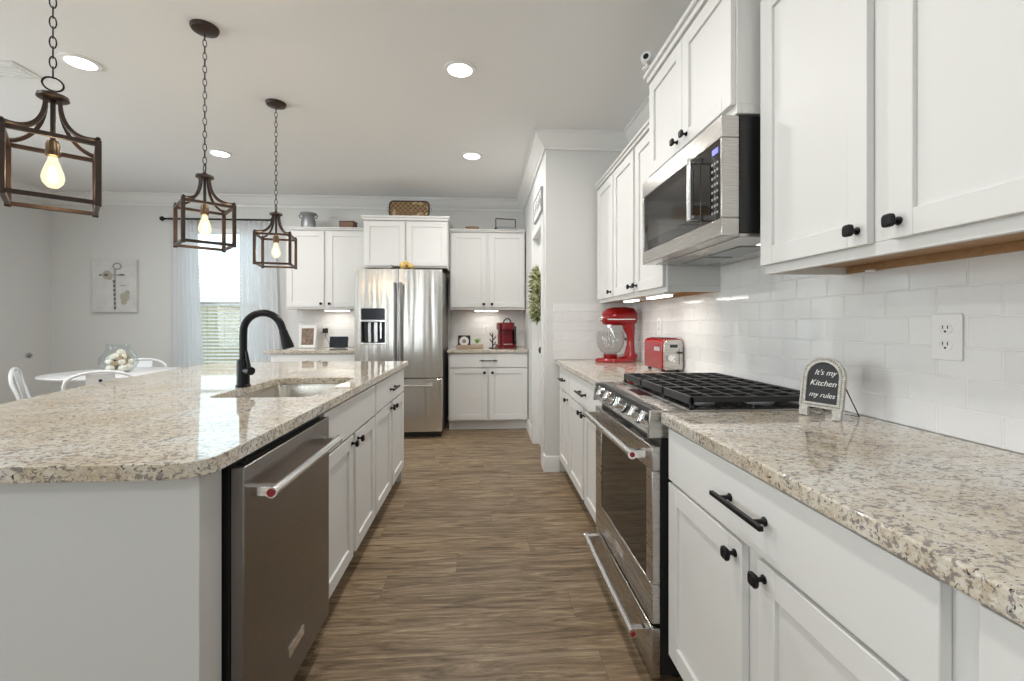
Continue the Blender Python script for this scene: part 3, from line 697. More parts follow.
upper_cabinet('wall_cabinet', 'white two-door wall cabinet left of the refrigerator, milk can on top', (-2.285, UY, 0), 0, 0.905, UDB, uz0, uz1, two_doors(0.905, 1.400, 2.278, 1.437), crown_sides=(1, 0))
upper_cabinet('wall_cabinet', 'raised white two-door cabinet over the refrigerator, woven tray on top', (-1.335, 5.07, 0), 0, 0.93, YB-0.001-5.07, 1.83, 2.358,
    [('door', 0.010, 0.457, 1.85, 2.346, None, 0), ('door', 0.473, 0.920, 1.85, 2.346, None, 0)], crown_sides=(1, 1), rise=0.05)

# refrigerator
FY = 4.715; FX0, FW = -1.336, 0.900
fr = thing('refrigerator', 'stainless french-door refrigerator with ice dispenser and bottom freezer drawer', 'refrigerator', (FX0, FY, 0), 0)
MB().box(0.006, FW-0.006, 0.075, YB-0.03-FY, 0.06, 1.765).build('body', 'fridge_side', fr, bev=0.004)
MB().box(0.02, FW-0.02, 0.10, 0.75, 0.0008, 0.0595).build('base_grille', 'plastic_black', fr)
def fdoor(name, x0, x1, z0, z1, cut=None):
    n = 14; ls = []
    def prof(xa, xb):
        pts_ = []
        for i in range(n+1):
            x_ = xa+(xb-xa)*i/n; q = (x_-FW/2)/(FW/2); pts_.append((x_, 0.010*q*q))
        return [(xb, 0.070), (xa, 0.070)]+pts_
    b_ = MB()
    if not cut: p_ = prof(x0, x1); b_.prism(p_, z0, z1)
    else:
        a0, a1, c0, c1 = cut
        b_.prism(prof(x0, x1), z0, c0); b_.prism(prof(x0, x1), c1, z1)
        b_.prism(prof(x0, a0), c0, c1); b_.prism(prof(a1, x1), c0, c1)
    return b_.build(name, 'steel_v', fr, bev=0.0 if cut else 0.004)
dx0, dx1 = 0.066, 0.312
ld = fdoor('door', 0, FW/2-0.002, 0.640, 1.775, (dx0, dx1, 0.990, 1.366))
rd = fdoor('door', FW/2+0.002, FW, 0.640, 1.775)
fz = fdoor('freezer_drawer', 0, FW, 0.075, 0.628)
MB().box(dx0+0.001, dx1-0.001, 0.003, 0.069, 1.248, 1.365).build('dispenser_display', 'screen', ld)
cav = MB().box(dx0+0.001, dx1-0.001, 0.062, 0.069, 0.991, 1.247).box(dx0+0.001, dx0+0.010, 0.006, 0.062, 1.01, 1.224).box(dx1-0.010, dx1-0.001, 0.006, 0.062, 1.01, 1.224)
cav.build('dispenser_recess', 'plastic_black', ld)
MB().box(dx0+0.001, dx1-0.001, 0.0, 0.060, 1.225, 1.247).box(dx0+0.001, dx1-0.001, 0.0, 0.060, 0.991, 1.008).build('dispenser_shelf', 'chrome', ld, bev=0.003)
for xa_, xb_, za_ in ((0.135, 0.165, 1.012), (0.195, 0.232, 1.012), (0.255, 0.275, 1.05)): MB().box(xa_, xb_, 0.02, 0.058, za_, 1.222).build('dispenser_paddle', 'chrome', ld, bev=0.003)
for p_, x_ in ((ld, FW/2-0.030), (rd, FW/2+0.030)):
    h = MB().tube([(x_, -0.055, 0.70), (x_, -0.055, 1.63)], 0.0125, 14)
    for z in (0.74, 1.59): h.box(x_-0.011, x_+0.011, -0.055, 0.006, z-0.013, z+0.013)
    h.build('handle', 'handle_steel', p_, bev=0.001)
h = MB().tube([(0.09, -0.055, 0.563), (FW-0.09, -0.055, 0.563)], 0.0125, 14)
for x_ in (0.12, FW-0.12): h.box(x_-0.013, x_+0.013, -0.055, 0.008, 0.552, 0.574)
h.build('handle', 'chrome', fz, bev=0.001)
# dried flowers on the fridge
b = thing('dried_flower_bunch', 'small bunch of yellow dried flowers lying on top of the refrigerator', 'flowers', (-0.85, 4.80, 1.7755))
for i in range(7):
    x_, y_ = random.uniform(-0.04, 0.10), random.uniform(-0.04, 0.04); q = MB()
    rr = random.uniform(0.022, 0.033); zc = rr+random.uniform(0, 0.045)
    ls = []
    for k in range(9):
        ph = PI*k/8; ls.append([(x_+rr*math.sin(ph)*math.cos(2*PI*j/14)*(1+0.18*math.sin(5*2*PI*j/14)), y_+rr*math.sin(ph)*math.sin(2*PI*j/14)*(1+0.18*math.sin(5*2*PI*j/14)), zc-rr*math.cos(ph)) for j in range(14)])
    q.loops(ls, False, False).build('flower_head', 'gold', b)
q = MB()
for i in range(9):
    y_ = random.uniform(-0.03, 0.03); q.tube([(0.03, y_, 0.012), (-0.06, y_+random.uniform(-0.02, 0.02), 0.02+random.uniform(0, 0.02)), (-0.13, y_+random.uniform(-0.04, 0.04), 0.012+random.uniform(0, 0.04))], 0.003, 5)
q.build('twigs', 'twig', b)

# ---------------------------------------------------------------- ceiling lights
def recessed(x_, y_, label, group=None, power=15, first=[None]):
    t = thing('recessed_light', label, 'ceiling light', (x_, y_, ZC), 0, group)
    MB().lathe([(0.072, -0.0005), (0.098, -0.0005), (0.096, -0.006), (0.074, -0.010), (0.072, -0.0005)], (0, 0, 0), 32).build('trim_ring', 'white', t)
    MB().lathe([(0.0715, -0.0085), (0.0715, -0.0012)], (0, 0, 0), 32).build('lens', 'lens', t)
    l = area('downlight', (0, 0, -0.012), (0, 0, 0), 0.14, 0.14, power, (1, 0.975, 0.945), 'DISK'); l.parent = t
    return t
recessed(-0.145, 2.739, 'round recessed ceiling light above the aisle beside the range, brighter and larger')
recessed(-0.109, 4.144, 'round recessed ceiling light above the aisle in front of the refrigerator side')
recessed(-2.385, 2.807, 'round recessed ceiling light between the two pendants nearest the camera')
recessed(-2.396, 4.228, 'small round recessed ceiling light beside the chain of the middle pendant')
for x_, y_ in ((-0.14, 1.2), (-2.39, 1.2), (-0.14, -1.2), (-2.39, -1.2)):
    recessed(x_, y_, 'round recessed ceiling light out of the photo above the camera', 'recessed lights behind the camera', 10)
# ceiling vent
v = thing('ceiling_vent', 'white slatted air vent in the ceiling at the picture edge', 'vent', (-2.95, 2.92, ZC))
MB().box(-0.17, 0.17, -0.10, 0.10, -0.006, -0.0005).build('backing', 'white', v, bev=0.002)
for i in range(6): MB().box(-0.14, 0.14, -0.075+i*0.028, -0.066+i*0.028, -0.013, -0.0065).build('louver', 'white', v)

# ---------------------------------------------------------------- pendants
def pendant(label, x_, y_, yaw, drop=0.0, first=None):
    t = thing('pendant_light', label, 'pendant light', (x_, y_, ZC), yaw, 'lantern pendants over the island')
    Z = lambda z: z-2.76-drop
    MB().lathe([(0.010, -0.032), (0.030, -0.030), (0.060, -0.020), (0.066, -0.008), (0.066, -0.0005)], (0, 0, 0), 28).build('canopy', 'bronze', t)
    ch = MB(); z = -0.033; k = 0; pitch = 0.0335; zend = Z(2.045)
    n = int(round((z-zend)/pitch)); pitch = (z-zend)/n
    for k in range(n):
        zc = z-pitch*(k+0.5); pts_ = []
        for j in range(12):
            a = 2*PI*j/12; px = 0.0085*math.cos(a); pz = (pitch/2+0.0035)*math.sin(a)
            pts_.append((px, 0, zc+pz) if k % 2 == 0 else (0, px, zc+pz))
        ch.tube(pts_, 0.0021, 6, True)
    ch.build('chain', 'black', t)
    ring = MB().tube([(0.026*math.cos(2*PI*j/20), 0, Z(2.022)+0.023*math.sin(2*PI*j/20)) for j in range(20)], 0.003, 8, True); ring.build('hanging_ring', 'black', t)
    zt, zb, hw = Z(1.826), Z(1.610), 0.109
    MB().lathe([(0.010, Z(1.998)), (0.012, Z(1.985)), (0.040, Z(1.983)), (0.042, Z(1.972)), (0.036, Z(1.968)), (0.0, Z(1.9675))][::-1], (0, 0, 0), 24).build('hanging_plate', 'bronze', t)
    MB().tube([(0, 0, Z(1.967)), (0, 0, Z(1.832))], 0.007, 12).build('rod', 'bronze', t)
    cage = MB(); s_ = 0.0085
    for sx in (-1, 1):
        for sy in (-1, 1): cage.box(sx*hw-s_, sx*hw+s_, sy*hw-s_, sy*hw+s_, zb-0.003, zt+0.004); cage.lathe([(0.004, zt+0.004), (0.008, zt+0.010), (0.004, zt+0.016)], (sx*hw, sy*hw, 0), 10)
    q = s_*0.8
    for zz in (zt-s_, zb+s_):
        for s2 in (-1, 1):
            cage.box(-hw+s_, hw-s_, s2*hw-q, s2*hw+q, zz-q, zz+q); cage.box(s2*hw-q, s2*hw+q, -hw+s_, hw-s_, zz-q, zz+q)
    cage.build('cage', 'bronze', t, bev=0.001)
    for sx in (-1, 1):
        for sy in (-1, 1):
            P = []
            for i in range(13):
                u = i/12; r_ = 0.024+(0.148-0.024)*u**1.9; zz = 1.968+(1.832-1.968)*(1-(1-u)**1.9); P.append((sx*r_*0.7071, sy*r_*0.7071, Z(zz)))
            MB().tube(P, 0.0058, 4, square=True).build('strap', 'bronze', t)
    MB().lathe([(0.013, Z(1.775)), (0.019, Z(1.778)), (0.019, Z(1.815)), (0.014, Z(1.830)), (0.006, Z(1.832))], (0, 0, 0), 20).build('socket', 'brass', t)
    MB().lathe([(0.0004, Z(1.668)), (0.014, Z(1.671)), (0.026, Z(1.686)), (0.030, Z(1.703)), (0.027, Z(1.722)), (0.019, Z(1.748)), (0.013, Z(1.765)), (0.012, Z(1.7745))], (0, 0, 0), 24).build('bulb', 'bulb', t)
    bu = [c for c in t.children if c.name.startswith('bulb')][0]
    MB().lathe([(0.002, Z(1.683)), (0.012, Z(1.695)), (0.013, Z(1.712)), (0.008, Z(1.738)), (0.002, Z(1.744))], (0, 0, 0), 12).build('filament', 'filament', bu)
    pl = bpy.data.lights.new('bulb_light', 'POINT'); pl.energy = 7; pl.color = (1, 0.72, 0.42); pl.shadow_soft_size = 0.026
    po = bpy.data.objects.new('bulb_light', pl); C.objects.link(po); po.parent = t; po.location = (0, 0, Z(1.705))
    return t
P1 = pendant('bronze lantern pendant hanging closest to the camera, cut by the picture edge', -1.461, 1.614, 0.72)
def pd(lbl, x_, y_, yaw): return dup(P1, (x_, y_, ZC), yaw, lbl, 'lantern pendants over the island')
pd('middle bronze lantern pendant of the row, hanging over the faucet side of the island', -1.458, 2.437, 0.72+PI/2)
pd('bronze lantern pendant farthest from the camera, beside the wall cabinet doors', -1.459, 3.243, 0.22+PI/2)

# ---------------------------------------------------------------- window dressing
bl = thing('window_blind', 'white horizontal slat blind lowered over the dining window', 'blind', (0, YB+0.03, 0))
b = MB(); z = WZ0+0.06; n = 0
while z < WZ1-0.07:
    c_, s_ = 0.024*math.cos(0.26), 0.024*math.sin(0.26)
    b.add([(WX0+0.09, -c_, z-s_), (WX1-0.09, -c_, z-s_), (WX1-0.09, c_, z+s_), (WX0+0.09, c_, z+s_), (WX0+0.09, -c_, z-s_+0.003), (WX1-0.09, -c_, z-s_+0.003), (WX1-0.09, c_, z+s_+0.003), (WX0+0.09, c_, z+s_+0.003)],
          [(0, 3, 2, 1), (4, 5, 6, 7), (0, 1, 5, 4), (1, 2, 6, 5), (2, 3, 7, 6), (3, 0, 4, 7)]); z += 0.043
b.build('slats', 'slat', bl, smooth=False)
MB().box(WX0+0.08, WX1-0.08, -0.028, 0.025, WZ1-0.065, WZ1-0.003).build('head_rail', 'slat', bl, bev=0.003)
MB().box(WX0+0.09, WX1-0.09, -0.024, 0.024, WZ0+0.012, WZ0+0.030).build('bottom_rail', 'slat', bl, bev=0.003)
rod = thing('curtain_rod', 'black curtain rod with ball finials above the dining window', 'curtain rod', (-3.18, YB-0.085, 2.455))
MB().tube([(-0.60, 0, 0), (0.60, 0, 0)], 0.011, 12).build('rod', 'black', rod)
for s in (-1, 1):
    MB().lathe([(0.012, 0), (0.014, 0.012), (0.024, 0.022), (0.030, 0.036), (0.024, 0.052), (0.0, 0.060)], (0, 0, 0), 16, 'x').xf(Matrix.Translation((s*0.60, 0, 0)) @ Matrix.Rotation(0 if s > 0 else PI, 4, 'Z')).build('finial', 'black', rod)
    MB().box(s*0.52-0.006, s*0.52+0.006, 0.010, 0.083, -0.006, 0.006).build('bracket', 'black', rod)
def curtain(label, x0, x1, xb0, xb1):
    nx, nz = 60, 14; vv = []; ff = []
    for k in range(nz+1):
        u = k/nz; z = 2.441-u*2.416; a = x0+(xb0-x0)*u; e_ = x1+(xb1-x1)*u
        for i in range(nx+1):
            f = i/nx; vv.append((a+(e_-a)*f, YB-0.085+0.030*math.sin(f*2*PI*6.5+0.4*math.sin(u*3))*(0.7+0.3*u)*0.9, z))
    for k in range(nz):
        for i in range(nx): p = k*(nx+1)+i; ff.append((p, p+1, p+nx+2, p+nx+1))
    o = MB(); o.add(vv, ff); o = o.build('curtain', 'sheer'); s = o.modifiers.new('solid', 'SOLIDIFY'); s.thickness = 0.0012
    return tag(o, label, 'curtain')
curtain('sheer white curtain panel on the side of the framed cross canvas', -3.70, -3.42, -3.70, -3.32)
curtain('sheer white curtain panel on the side nearest the kitchen wall cabinets', -2.93, -2.52, -2.93, -2.42)

# canvas with cross
cv = thing('canvas_picture', 'pale canvas with a flowered cross hanging on the dining wall', 'picture', (-4.395, YB-0.002, 1.655))
MB().box(-0.25, 0.25, -0.035, 0, -0.315, 0.315).build('canvas', 'canvas', cv, bev=0.003)
M['cross_dark'] = painted('cross_dark', (0.16, 0.15, 0.14), 0.8); M['cross_grey'] = painted('cross_grey', (0.38, 0.38, 0.37), 0.8); M['cross_tan'] = painted('cross_tan', (0.42, 0.40, 0.33), 0.8)
q = MB()
for i in range(7): z = 0.07-i*0.052; q.box(-0.002-0.010+i*0.002, 0.012+i*0.002, -0.0385, -0.0355, z-0.034, z)
q.box(-0.11, -0.07, -0.0385, -0.0355, 0.115, 0.145).box(0.06, 0.11, -0.0385, -0.0355, 0.125, 0.143).box(-0.165, -0.145, -0.0385, -0.0355, 0.12, 0.14)
q.build('cross', 'cross_dark', cv)
MB().box(-0.004, 0.020, -0.0368, -0.0352, -0.29, 0.205).box(-0.165, 0.125, -0.0366, -0.0352, 0.118, 0.140).build('cross_bars', 'cross_grey', cv)  # grey bars of the picture, behind the dark cross strokes
q = MB(); q.tube([(0.035+0.045*math.cos(a/16*2*PI), -0.038, 0.235+0.036*math.sin(a/16*2*PI)) for a in range(16)], 0.008, 6, True).box(0.07, 0.13, -0.038, -0.0355, 0.0, 0.012); q.build('loop_mark', 'cross_grey', cv)
q = MB()
for cx_, cz_, rr in ((-0.08, 0.13, 0.055), (-0.05, 0.10, 0.03), (0.12, -0.13, 0.055), (0.11, -0.19, 0.035), (0.15, -0.08, 0.03)):
    q.lathe([(rr, 0.0355), (rr*0.8, 0.0365), (0, 0.037)], (cx_, 0, cz_), 14, 'y')
q.build('painted_foliage', 'cross_tan', cv)
# small round knob on the left wall
o = MB().lathe([(0.030, 0), (0.030, 0.006), (0.018, 0.012), (0.016, 0.03), (0.0, 0.032)], (0, 0, 0), 20, 'x').build('wall_hook', 'galv')
o.location = (XL+0.001, 5.39, 0.847); tag(o, 'small dark round knob on the bare left wall', 'hook')

# ---------------------------------------------------------------- dining set
TX, TY = -3.42, 4.40
t = thing('dining_table', 'round white pedestal dining table beyond the island', 'table', (TX, TY, 0))
MB().lathe([(0.48, 0.722), (0.523, 0.738), (0.530, 0.748), (0.522, 0.752), (0.0, 0.752)], (0, 0, 0), 56).build('tabletop', 'table', t)
MB().lathe([(0.28, 0.0008), (0.28, 0.012), (0.15, 0.035), (0.06, 0.10), (0.045, 0.3), (0.05, 0.55), (0.11, 0.69), (0.20, 0.7215)], (0, 0, 0), 40).build('pedestal', 'table', t)
def chair(label, loc, rz):
    t = thing('dining_chair', label, 'chair', loc, rz, 'white metal chairs round the dining table')
    MB().prism([(x_, y_) for x_, y_ in rrect(0, 0, 0.37, 0.37, 0.07, 5)], 0.440, 0.455).build('seat', 'white_metal', t, bev=0.005)
    for sx in (-1, 1):
        for sy in (-1, 1):
            MB().tube([(sx*0.165, sy*0.165, 0.4395), (sx*0.215, sy*0.215, 0.0012)], [0.020, 0.013], 10).build('leg', 'white_metal', t)
    P = [(-0.178, 0.150, 0.456), (-0.198, 0.20, 0.62)]
    for i in range(11):
        a = PI-PI*i/10; P.append((0.205*math.cos(a), 0.235+0.015*math.sin(a), 0.73+0.105*math.sin(a)**0.8 if 0 < i < 10 else 0.73))
    P += [(0.198, 0.20, 0.62), (0.178, 0.150, 0.456)]
    fr_ = MB().tube(P, 0.0125, 10).build('back_frame', 'white_metal', t)
    sp = MB().extrude([(0.152, 0.456), (0.158, 0.456), (0.247, 0.815), (0.253, 0.820), (0.244, 0.822), (0.240, 0.815)][:3]+[(0.240, 0.815)], 'x', -0.085, 0.085)
    so_ = sp.build('splat', 'white_metal', t, bev=0.002)
    MB().lathe([(0.011, 0), (0.011, 0.004)], (0, 0, 0), 14, 'y').xf(Matrix.Translation((0.0, 0.243, 0.765)) @ Matrix.Rotation(PI, 4, 'Z')).build('splat_hole', 'plastic_black', so_)
    return t
c0 = chair('white metal dining chair at the end of the table by the left wall', (-3.68, 4.10, 0), 2.20)
dup(c0, (-3.116, 3.865, 0), 3.77, 'white metal dining chair with its back to the island', 'white metal chairs round the dining table')
dup(c0, (-3.49, 4.705, 0), 0.38, 'white metal dining chair behind the glass vase, nearest the canvas wall', 'white metal chairs round the dining table')
vz = thing('glass_vase', 'clear rounded glass vase of cream flowers on the dining table', 'vase', (TX, TY+0.02, 0.7525))
MB().lathe([(0.001, 0.001), (0.085, 0.001), (0.125, 0.035), (0.148, 0.085), (0.140, 0.135), (0.105, 0.19), (0.088, 0.225), (0.093, 0.262), (0.089, 0.262), (0.083, 0.225), (0.100, 0.19), (0.134, 0.135), (0.142, 0.085), (0.120, 0.038), (0.08, 0.008), (0.001, 0.008)], (0, 0, 0), 36).build('vase_body', 'vase', vz)
for i in range(26):
    k = min(3, i//8); a = 2*PI*(i % 8)/8+random.uniform(-0.3, 0.3); rr = random.uniform(0.024, 0.032); ra = (0.085, 0.090, 0.055, 0.02)[k]*random.uniform(0.55, 1); zc = (0.042, 0.088, 0.138, 0.18)[k]+random.uniform(-0.01, 0.012)
    x_, y_ = ra*math.cos(a), ra*math.sin(a); ls = []
    for j in range(9):
        ph = PI*j/8; ls.append([(x_+rr*math.sin(ph)*math.cos(2*PI*q/14)*(1+0.2*math.sin(5*2*PI*q/14+i)), y_+rr*math.sin(ph)*math.sin(2*PI*q/14)*(1+0.2*math.sin(5*2*PI*q/14+i)), zc-rr*math.cos(ph)) for q in range(14)])
    MB().loops(ls, False, False).build('dried_flower', ('cream', 'cream', 'bowl_wood')[i % 3], vz)

# ---------------------------------------------------------------- stand mixer
mxr = thing('stand_mixer', 'glossy red stand mixer with glass bowl by the end wall', 'stand mixer', (1.02, 3.40, 0.9148), PI)   # local +x = bowl side after turn
# local: front (bowl) towards +x, column at -x
def hull(name, rings, m, p, n=24):
    ls = []
    for cx_, cz_, ry, rz, ax in rings:
        ls.append([(cx_, ry*math.cos(2*PI*j/n), cz_+rz*math.sin(2*PI*j/n)) if ax == 'x' else (cx_+rz*math.cos(2*PI*j/n), ry*math.sin(2*PI*j/n), cz_) for j in range(n)])
    return MB().loops(ls).build(name, m, p)
b = MB(); 
def base_loop(s, z): 
    out = []
    for i in range(32):
        a = 2*PI*i/32; x_ = 0.165*math.cos(a); out.append((x_*s, (0.098 if x_ < -0.02 else 0.098+0.012*math.sin(min(1, (x_+0.02)/0.18)*PI))*math.sin(a)*s*1.0, z))
    return out
b.loops([base_loop(0.97, 0.0005), base_loop(1.0, 0.006), base_loop(0.98, 0.018), base_loop(0.90, 0.028), base_loop(0.5, 0.033)]).extrude([(-0.150, 0.028), (-0.150, 0.062), (-0.09, 0.060), (-0.03, 0.042), (0.04, 0.030)][::-1], 'y', -0.052, 0.052).build('base', 'red', mxr)
hull('column', [(-0.100, 0.025, 0.075, 0.062, 'z'), (-0.108, 0.06, 0.052, 0.042, 'z'), (-0.114, 0.13, 0.042, 0.029, 'z'), (-0.114, 0.20, 0.042, 0.030, 'z'), (-0.102, 0.258, 0.050, 0.048, 'z'), (-0.095, 0.30, 0.05, 0.05, 'z')], 'red', mxr)
hdm = hull('head', [(-0.160, 0.345, 0.02, 0.022, 'x'), (-0.154, 0.345, 0.045, 0.052, 'x'), (-0.135, 0.348, 0.060, 0.066, 'x'), (-0.06, 0.350, 0.068, 0.073, 'x'), (0.03, 0.348, 0.066, 0.070, 'x'), (0.075, 0.343, 0.058, 0.062, 'x'), (0.100, 0.338, 0.046, 0.050, 'x'), (0.110, 0.336, 0.030, 0.032, 'x')], 'red', mxr)
MB().lathe([(0.028, 0.111), (0.028, 0.124), (0.024, 0.130), (0.0, 0.132)], (0, 0, 0.336), 20, 'x').build('attachment_hub', 'chrome', hdm)
for s in (-1, 1): MB().box(-0.13, 0.085, s*0.0655-0.002, s*0.0655+0.003, 0.322, 0.330).build('trim_band', 'chrome', hdm)
MB().lathe([(0.020, 0.26), (0.022, 0.29), (0.018, 0.30)], (0.050, 0, 0), 16).build('beater_shaft', 'chrome', mxr)
wz = MB()
for k in range(5):
    a = PI*k/5; wz.tube([(0.050+math.cos(a)*r_, math.sin(a)*r_, z_) for r_, z_ in ((0.012, 0.259), (0.035, 0.20), (0.045, 0.15), (0.03, 0.11), (0, 0.10), (-0.03, 0.11), (-0.045, 0.15), (-0.035, 0.20), (-0.012, 0.259))], 0.0018, 5)
wz.build('whisk', 'chrome', mxr)
MB().lathe([(0.001, 0.060), (0.045, 0.061), (0.078, 0.080), (0.100, 0.120), (0.108, 0.165), (0.105, 0.205), (0.098, 0.228), (0.095, 0.228), (0.102, 0.204), (0.104, 0.165), (0.097, 0.122), (0.076, 0.083), (0.045, 0.065), (0.001, 0.065)], (0.045, 0, 0), 36).build('glass_bowl', 'bowl_glass', mxr)
MB().lathe([(0.050, 0.034), (0.052, 0.038), (0.054, 0.058), (0.035, 0.0595)], (0.045, 0, 0), 28).build('bowl_base', 'red', mxr)
MB().lathe([(0.012, 0), (0.012, 0.02), (0.006, 0.024)], (0, 0, 0), 12, 'y').xf(Matrix.Translation((-0.10, -0.05, 0.17))).build('speed_lever', 'black', mxr)
MB().tube([(-0.058, 0.0, 0.20), (-0.066, 0.0, 0.18), (-0.068, 0, 0.165)], 0.006, 8).build('bowl_handle', 'chrome', mxr)

# ---------------------------------------------------------------- toaster
ts = thing('toaster', 'red two-slice toaster with steel lever end beside the range', 'toaster', (1.138, 2.775, 0.9148), 0.05)
W2, L2, H2 = 0.068, 0.138, 0.202
pr_ = [(-W2, 0.02), (W2, 0.02)]
arc = [(-W2, 0.022)]+[(-W2+0.006, 0.012), (W2-0.006, 0.012), (W2, 0.022)]
for i in range(7): a = PI/2*i/6; arc.append((W2-0.035+0.035*math.cos(a), H2-0.035+0.035*math.sin(a)))
for i in range(7): a = PI/2+PI/2*i/6; arc.append((-W2+0.035+0.035*math.cos(a), H2-0.035+0.035*math.sin(a)))
MB().extrude(arc, 'y', -L2+0.012, L2).build('shell', 'red', ts, bev=0.006)
ep = MB().extrude([(x_*0.90, 0.012+(z_-0.012)*0.965) for x_, z_ in arc], 'y', -L2-0.004, -L2+0.0115).build('end_panel', 'steel', ts, bev=0.004)
MB().box(-0.024, 0.024, -L2-0.006, -L2-0.0042, 0.148, 0.166).build('display', 'screen', ep)
MB().lathe([(0.020, 0.0045), (0.018, 0.018), (0.0, 0.020)], (-0.026, -L2, 0.085), 24, 'y').build('dial', 'chrome', ep)
MB().box(0.032, 0.036, -L2-0.0055, -L2-0.0042, 0.045, 0.145).box(0.023, 0.046, -L2-0.026, -L2-0.0056, 0.112, 0.124).build('lever', 'plastic_black', ep, bev=0.001)
MB().box(-0.008, 0.008, -L2-0.0075, -L2-0.0042, 0.06, 0.075).box(-0.008, 0.008, -L2-0.0075, -L2-0.0042, 0.085, 0.10).build('buttons', 'chrome', ep)
MB().box(-0.040, -0.012, -0.10, 0.11, H2+0.0004, H2+0.003).box(0.012, 0.040, -0.10, 0.11, H2+0.0004, H2+0.003).build('bread_slots', 'plastic_black', ts)
b = MB()
for x_ in (-0.045, 0.045):
    for y_ in (-0.10, 0.10): b.lathe([(0.012, 0.0002), (0.012, 0.0118)], (x_, y_, 0), 10)
b.build('feet', 'plastic_black', ts)
MB().box(-W2-0.0025, -W2-0.0004, -0.10, -0.02, 0.125, 0.150).build('nameplate', 'chrome', ts)

# ---------------------------------------------------------------- chalkboard sign
sg = thing('chalkboard_sign', 'small arched whitewashed chalkboard sign with chalk lettering on the counter', 'sign', (1.048, 1.334, 0.9148), -1.18)
def arch(w_, z0, z1, n=14):
    r_ = w_/2; return [(-r_, z0), (r_, z0)]+[(r_*math.cos(PI*i/n), z1-r_+r_*math.sin(PI*i/n)) for i in range(n+1)]
tiltm = Matrix.Rotation(-0.16, 4, 'X')
out_, inn = arch(0.128, 0.030, 0.192), arch(0.094, 0.046, 0.174)
fb = MB(); n = len(out_)
fb.add([(x_, -0.006, z_) for x_, z_ in out_]+[(x_, -0.006, z_) for x_, z_ in inn]+[(x_, 0.006, z_) for x_, z_ in out_]+[(x_, 0.006, z_) for x_, z_ in inn],
       [(i, (i+1) % n, n+(i+1) % n, n+i) for i in range(n)]+[(2*n+i, 3*n+i, 3*n+(i+1) % n, 2*n+(i+1) % n) for i in range(n)]+[(i, 2*n+i, 2*n+(i+1) % n, (i+1) % n) for i in range(n)]+[(n+i, n+(i+1) % n, 3*n+(i+1) % n, 3*n+i) for i in range(n)])
fb.box(-0.062, -0.036, -0.006, 0.006, 0.001, 0.0298).box(0.036, 0.062, -0.006, 0.006, 0.001, 0.0298).xf(tiltm); fo = fb.build('frame', 'sign_frame', sg, bev=0.0012)
dn = MB(); mid = arch(0.112, 0.038, 0.184, 24)
acc = []
for i in range(len(mid)):
    p, q = Vector(mid[i]), Vector(mid[(i+1) % len(mid)]); k = max(1, int((q-p).length/0.0062))
    acc += [p.lerp(q, j/k) for j in range(k)]
for p in acc: dn.box(p.x-0.0017, p.x+0.0017, -0.0075, -0.0062, p.y-0.0017, p.y+0.0017)
dn.xf(tiltm).build('carved_border', 'cross_dark', fo)
MB().extrude(inn, 'y', -0.001, 0.004).xf(tiltm).build('board', 'board', sg)
def text(s, x_, z_, size, parent, shear=0.35, m='chalk', name='lettering', M0=None, ext=0.0004):
    cu = bpy.data.curves.new(name, 'FONT'); cu.body = s; cu.size = size; cu.align_x = 'CENTER'; cu.shear = shear; cu.extrude = ext; cu.materials.append(M[m])
    tmp = bpy.data.objects.new(name, cu); C.objects.link(tmp); bpy.context.view_layer.update()
    me = bpy.data.meshes.new_from_object(tmp.evaluated_get(bpy.context.evaluated_depsgraph_get())); me.materials.clear(); me.materials.append(M[m])
    bpy.data.objects.remove(tmp); o = bpy.data.objects.new(name, me); C.objects.link(o); o.parent = parent
    o.matrix_local = (M0 or tiltm) @ Matrix.Translation((x_, -0.0018, z_)) @ Matrix.Rotation(PI/2, 4, 'X'); return o
text("It's my", 0.004, 0.134, 0.024, sg); text('Kitchen', 0, 0.100, 0.025, sg); text('my rules', 0, 0.064, 0.022, sg)
MB().tube([(-0.048, 0.026, 0.11), (-0.048, 0.112, 0.003), (0.054, 0.112, 0.003), (0.054, 0.026, 0.11)], 0.0018, 8).build('wire_stand', 'black', sg)

# ---------------------------------------------------------------- outlets
def outlet(label, loc, rz, group=None):
    t = thing('wall_outlet', label, 'outlet', loc, rz, group)
    MB().prism([(x_, z_) for x_, z_ in rrect(0, 0, 0.078, 0.122, 0.005, 3)], 0, 0.006).xf(Matrix.Rotation(PI/2, 4, 'X')).build('cover_plate', 'white', t, bev=0.002)
    for z_ in (-0.0215, 0.0215):
        r_ = MB().lathe([(0.0165, 0.0062), (0.0165, 0.0078), (0.015, 0.0085), (0, 0.0086)], (0, 0, z_), 24, 'y', 1, 0.9).build('receptacle', 'white', t)
        MB().box(-0.0075, -0.0052, -0.0092, -0.0087, z_, z_+0.009).box(0.0052, 0.0075, -0.0092, -0.0087, z_, z_+0.009).lathe([(0.003, 0.0087), (0.003, 0.0092)], (0, 0, z_-0.007), 10, 'y').build('slots', 'plastic_black', r_)
    return t
o1 = outlet('white duplex outlet in the tile between chalkboard sign and picture edge', (XW-0.0095, 1.098, 1.174), BR)
dup(o1, (XW-0.0095, 3.02, 1.19), BR, 'white duplex outlet in the tile above the red toaster')
dup(o1, (-1.935, YB-0.0095, 1.135), 0, 'white duplex outlet with black plug behind the black tablet')
dup(o1, (0.03, YB-0.0095, 1.135), 0, 'white duplex outlet in the tile beside the red coffee maker')
pg = thing('plug_adapter', 'black plug adapter with thin cable in the back wall outlet', 'charger', (-1.94, YB-0.0195, 1.120))
MB().box(-0.028, 0.028, -0.035, 0, -0.028, 0.028).build('plug_body', 'plastic_black', pg, bev=0.004)
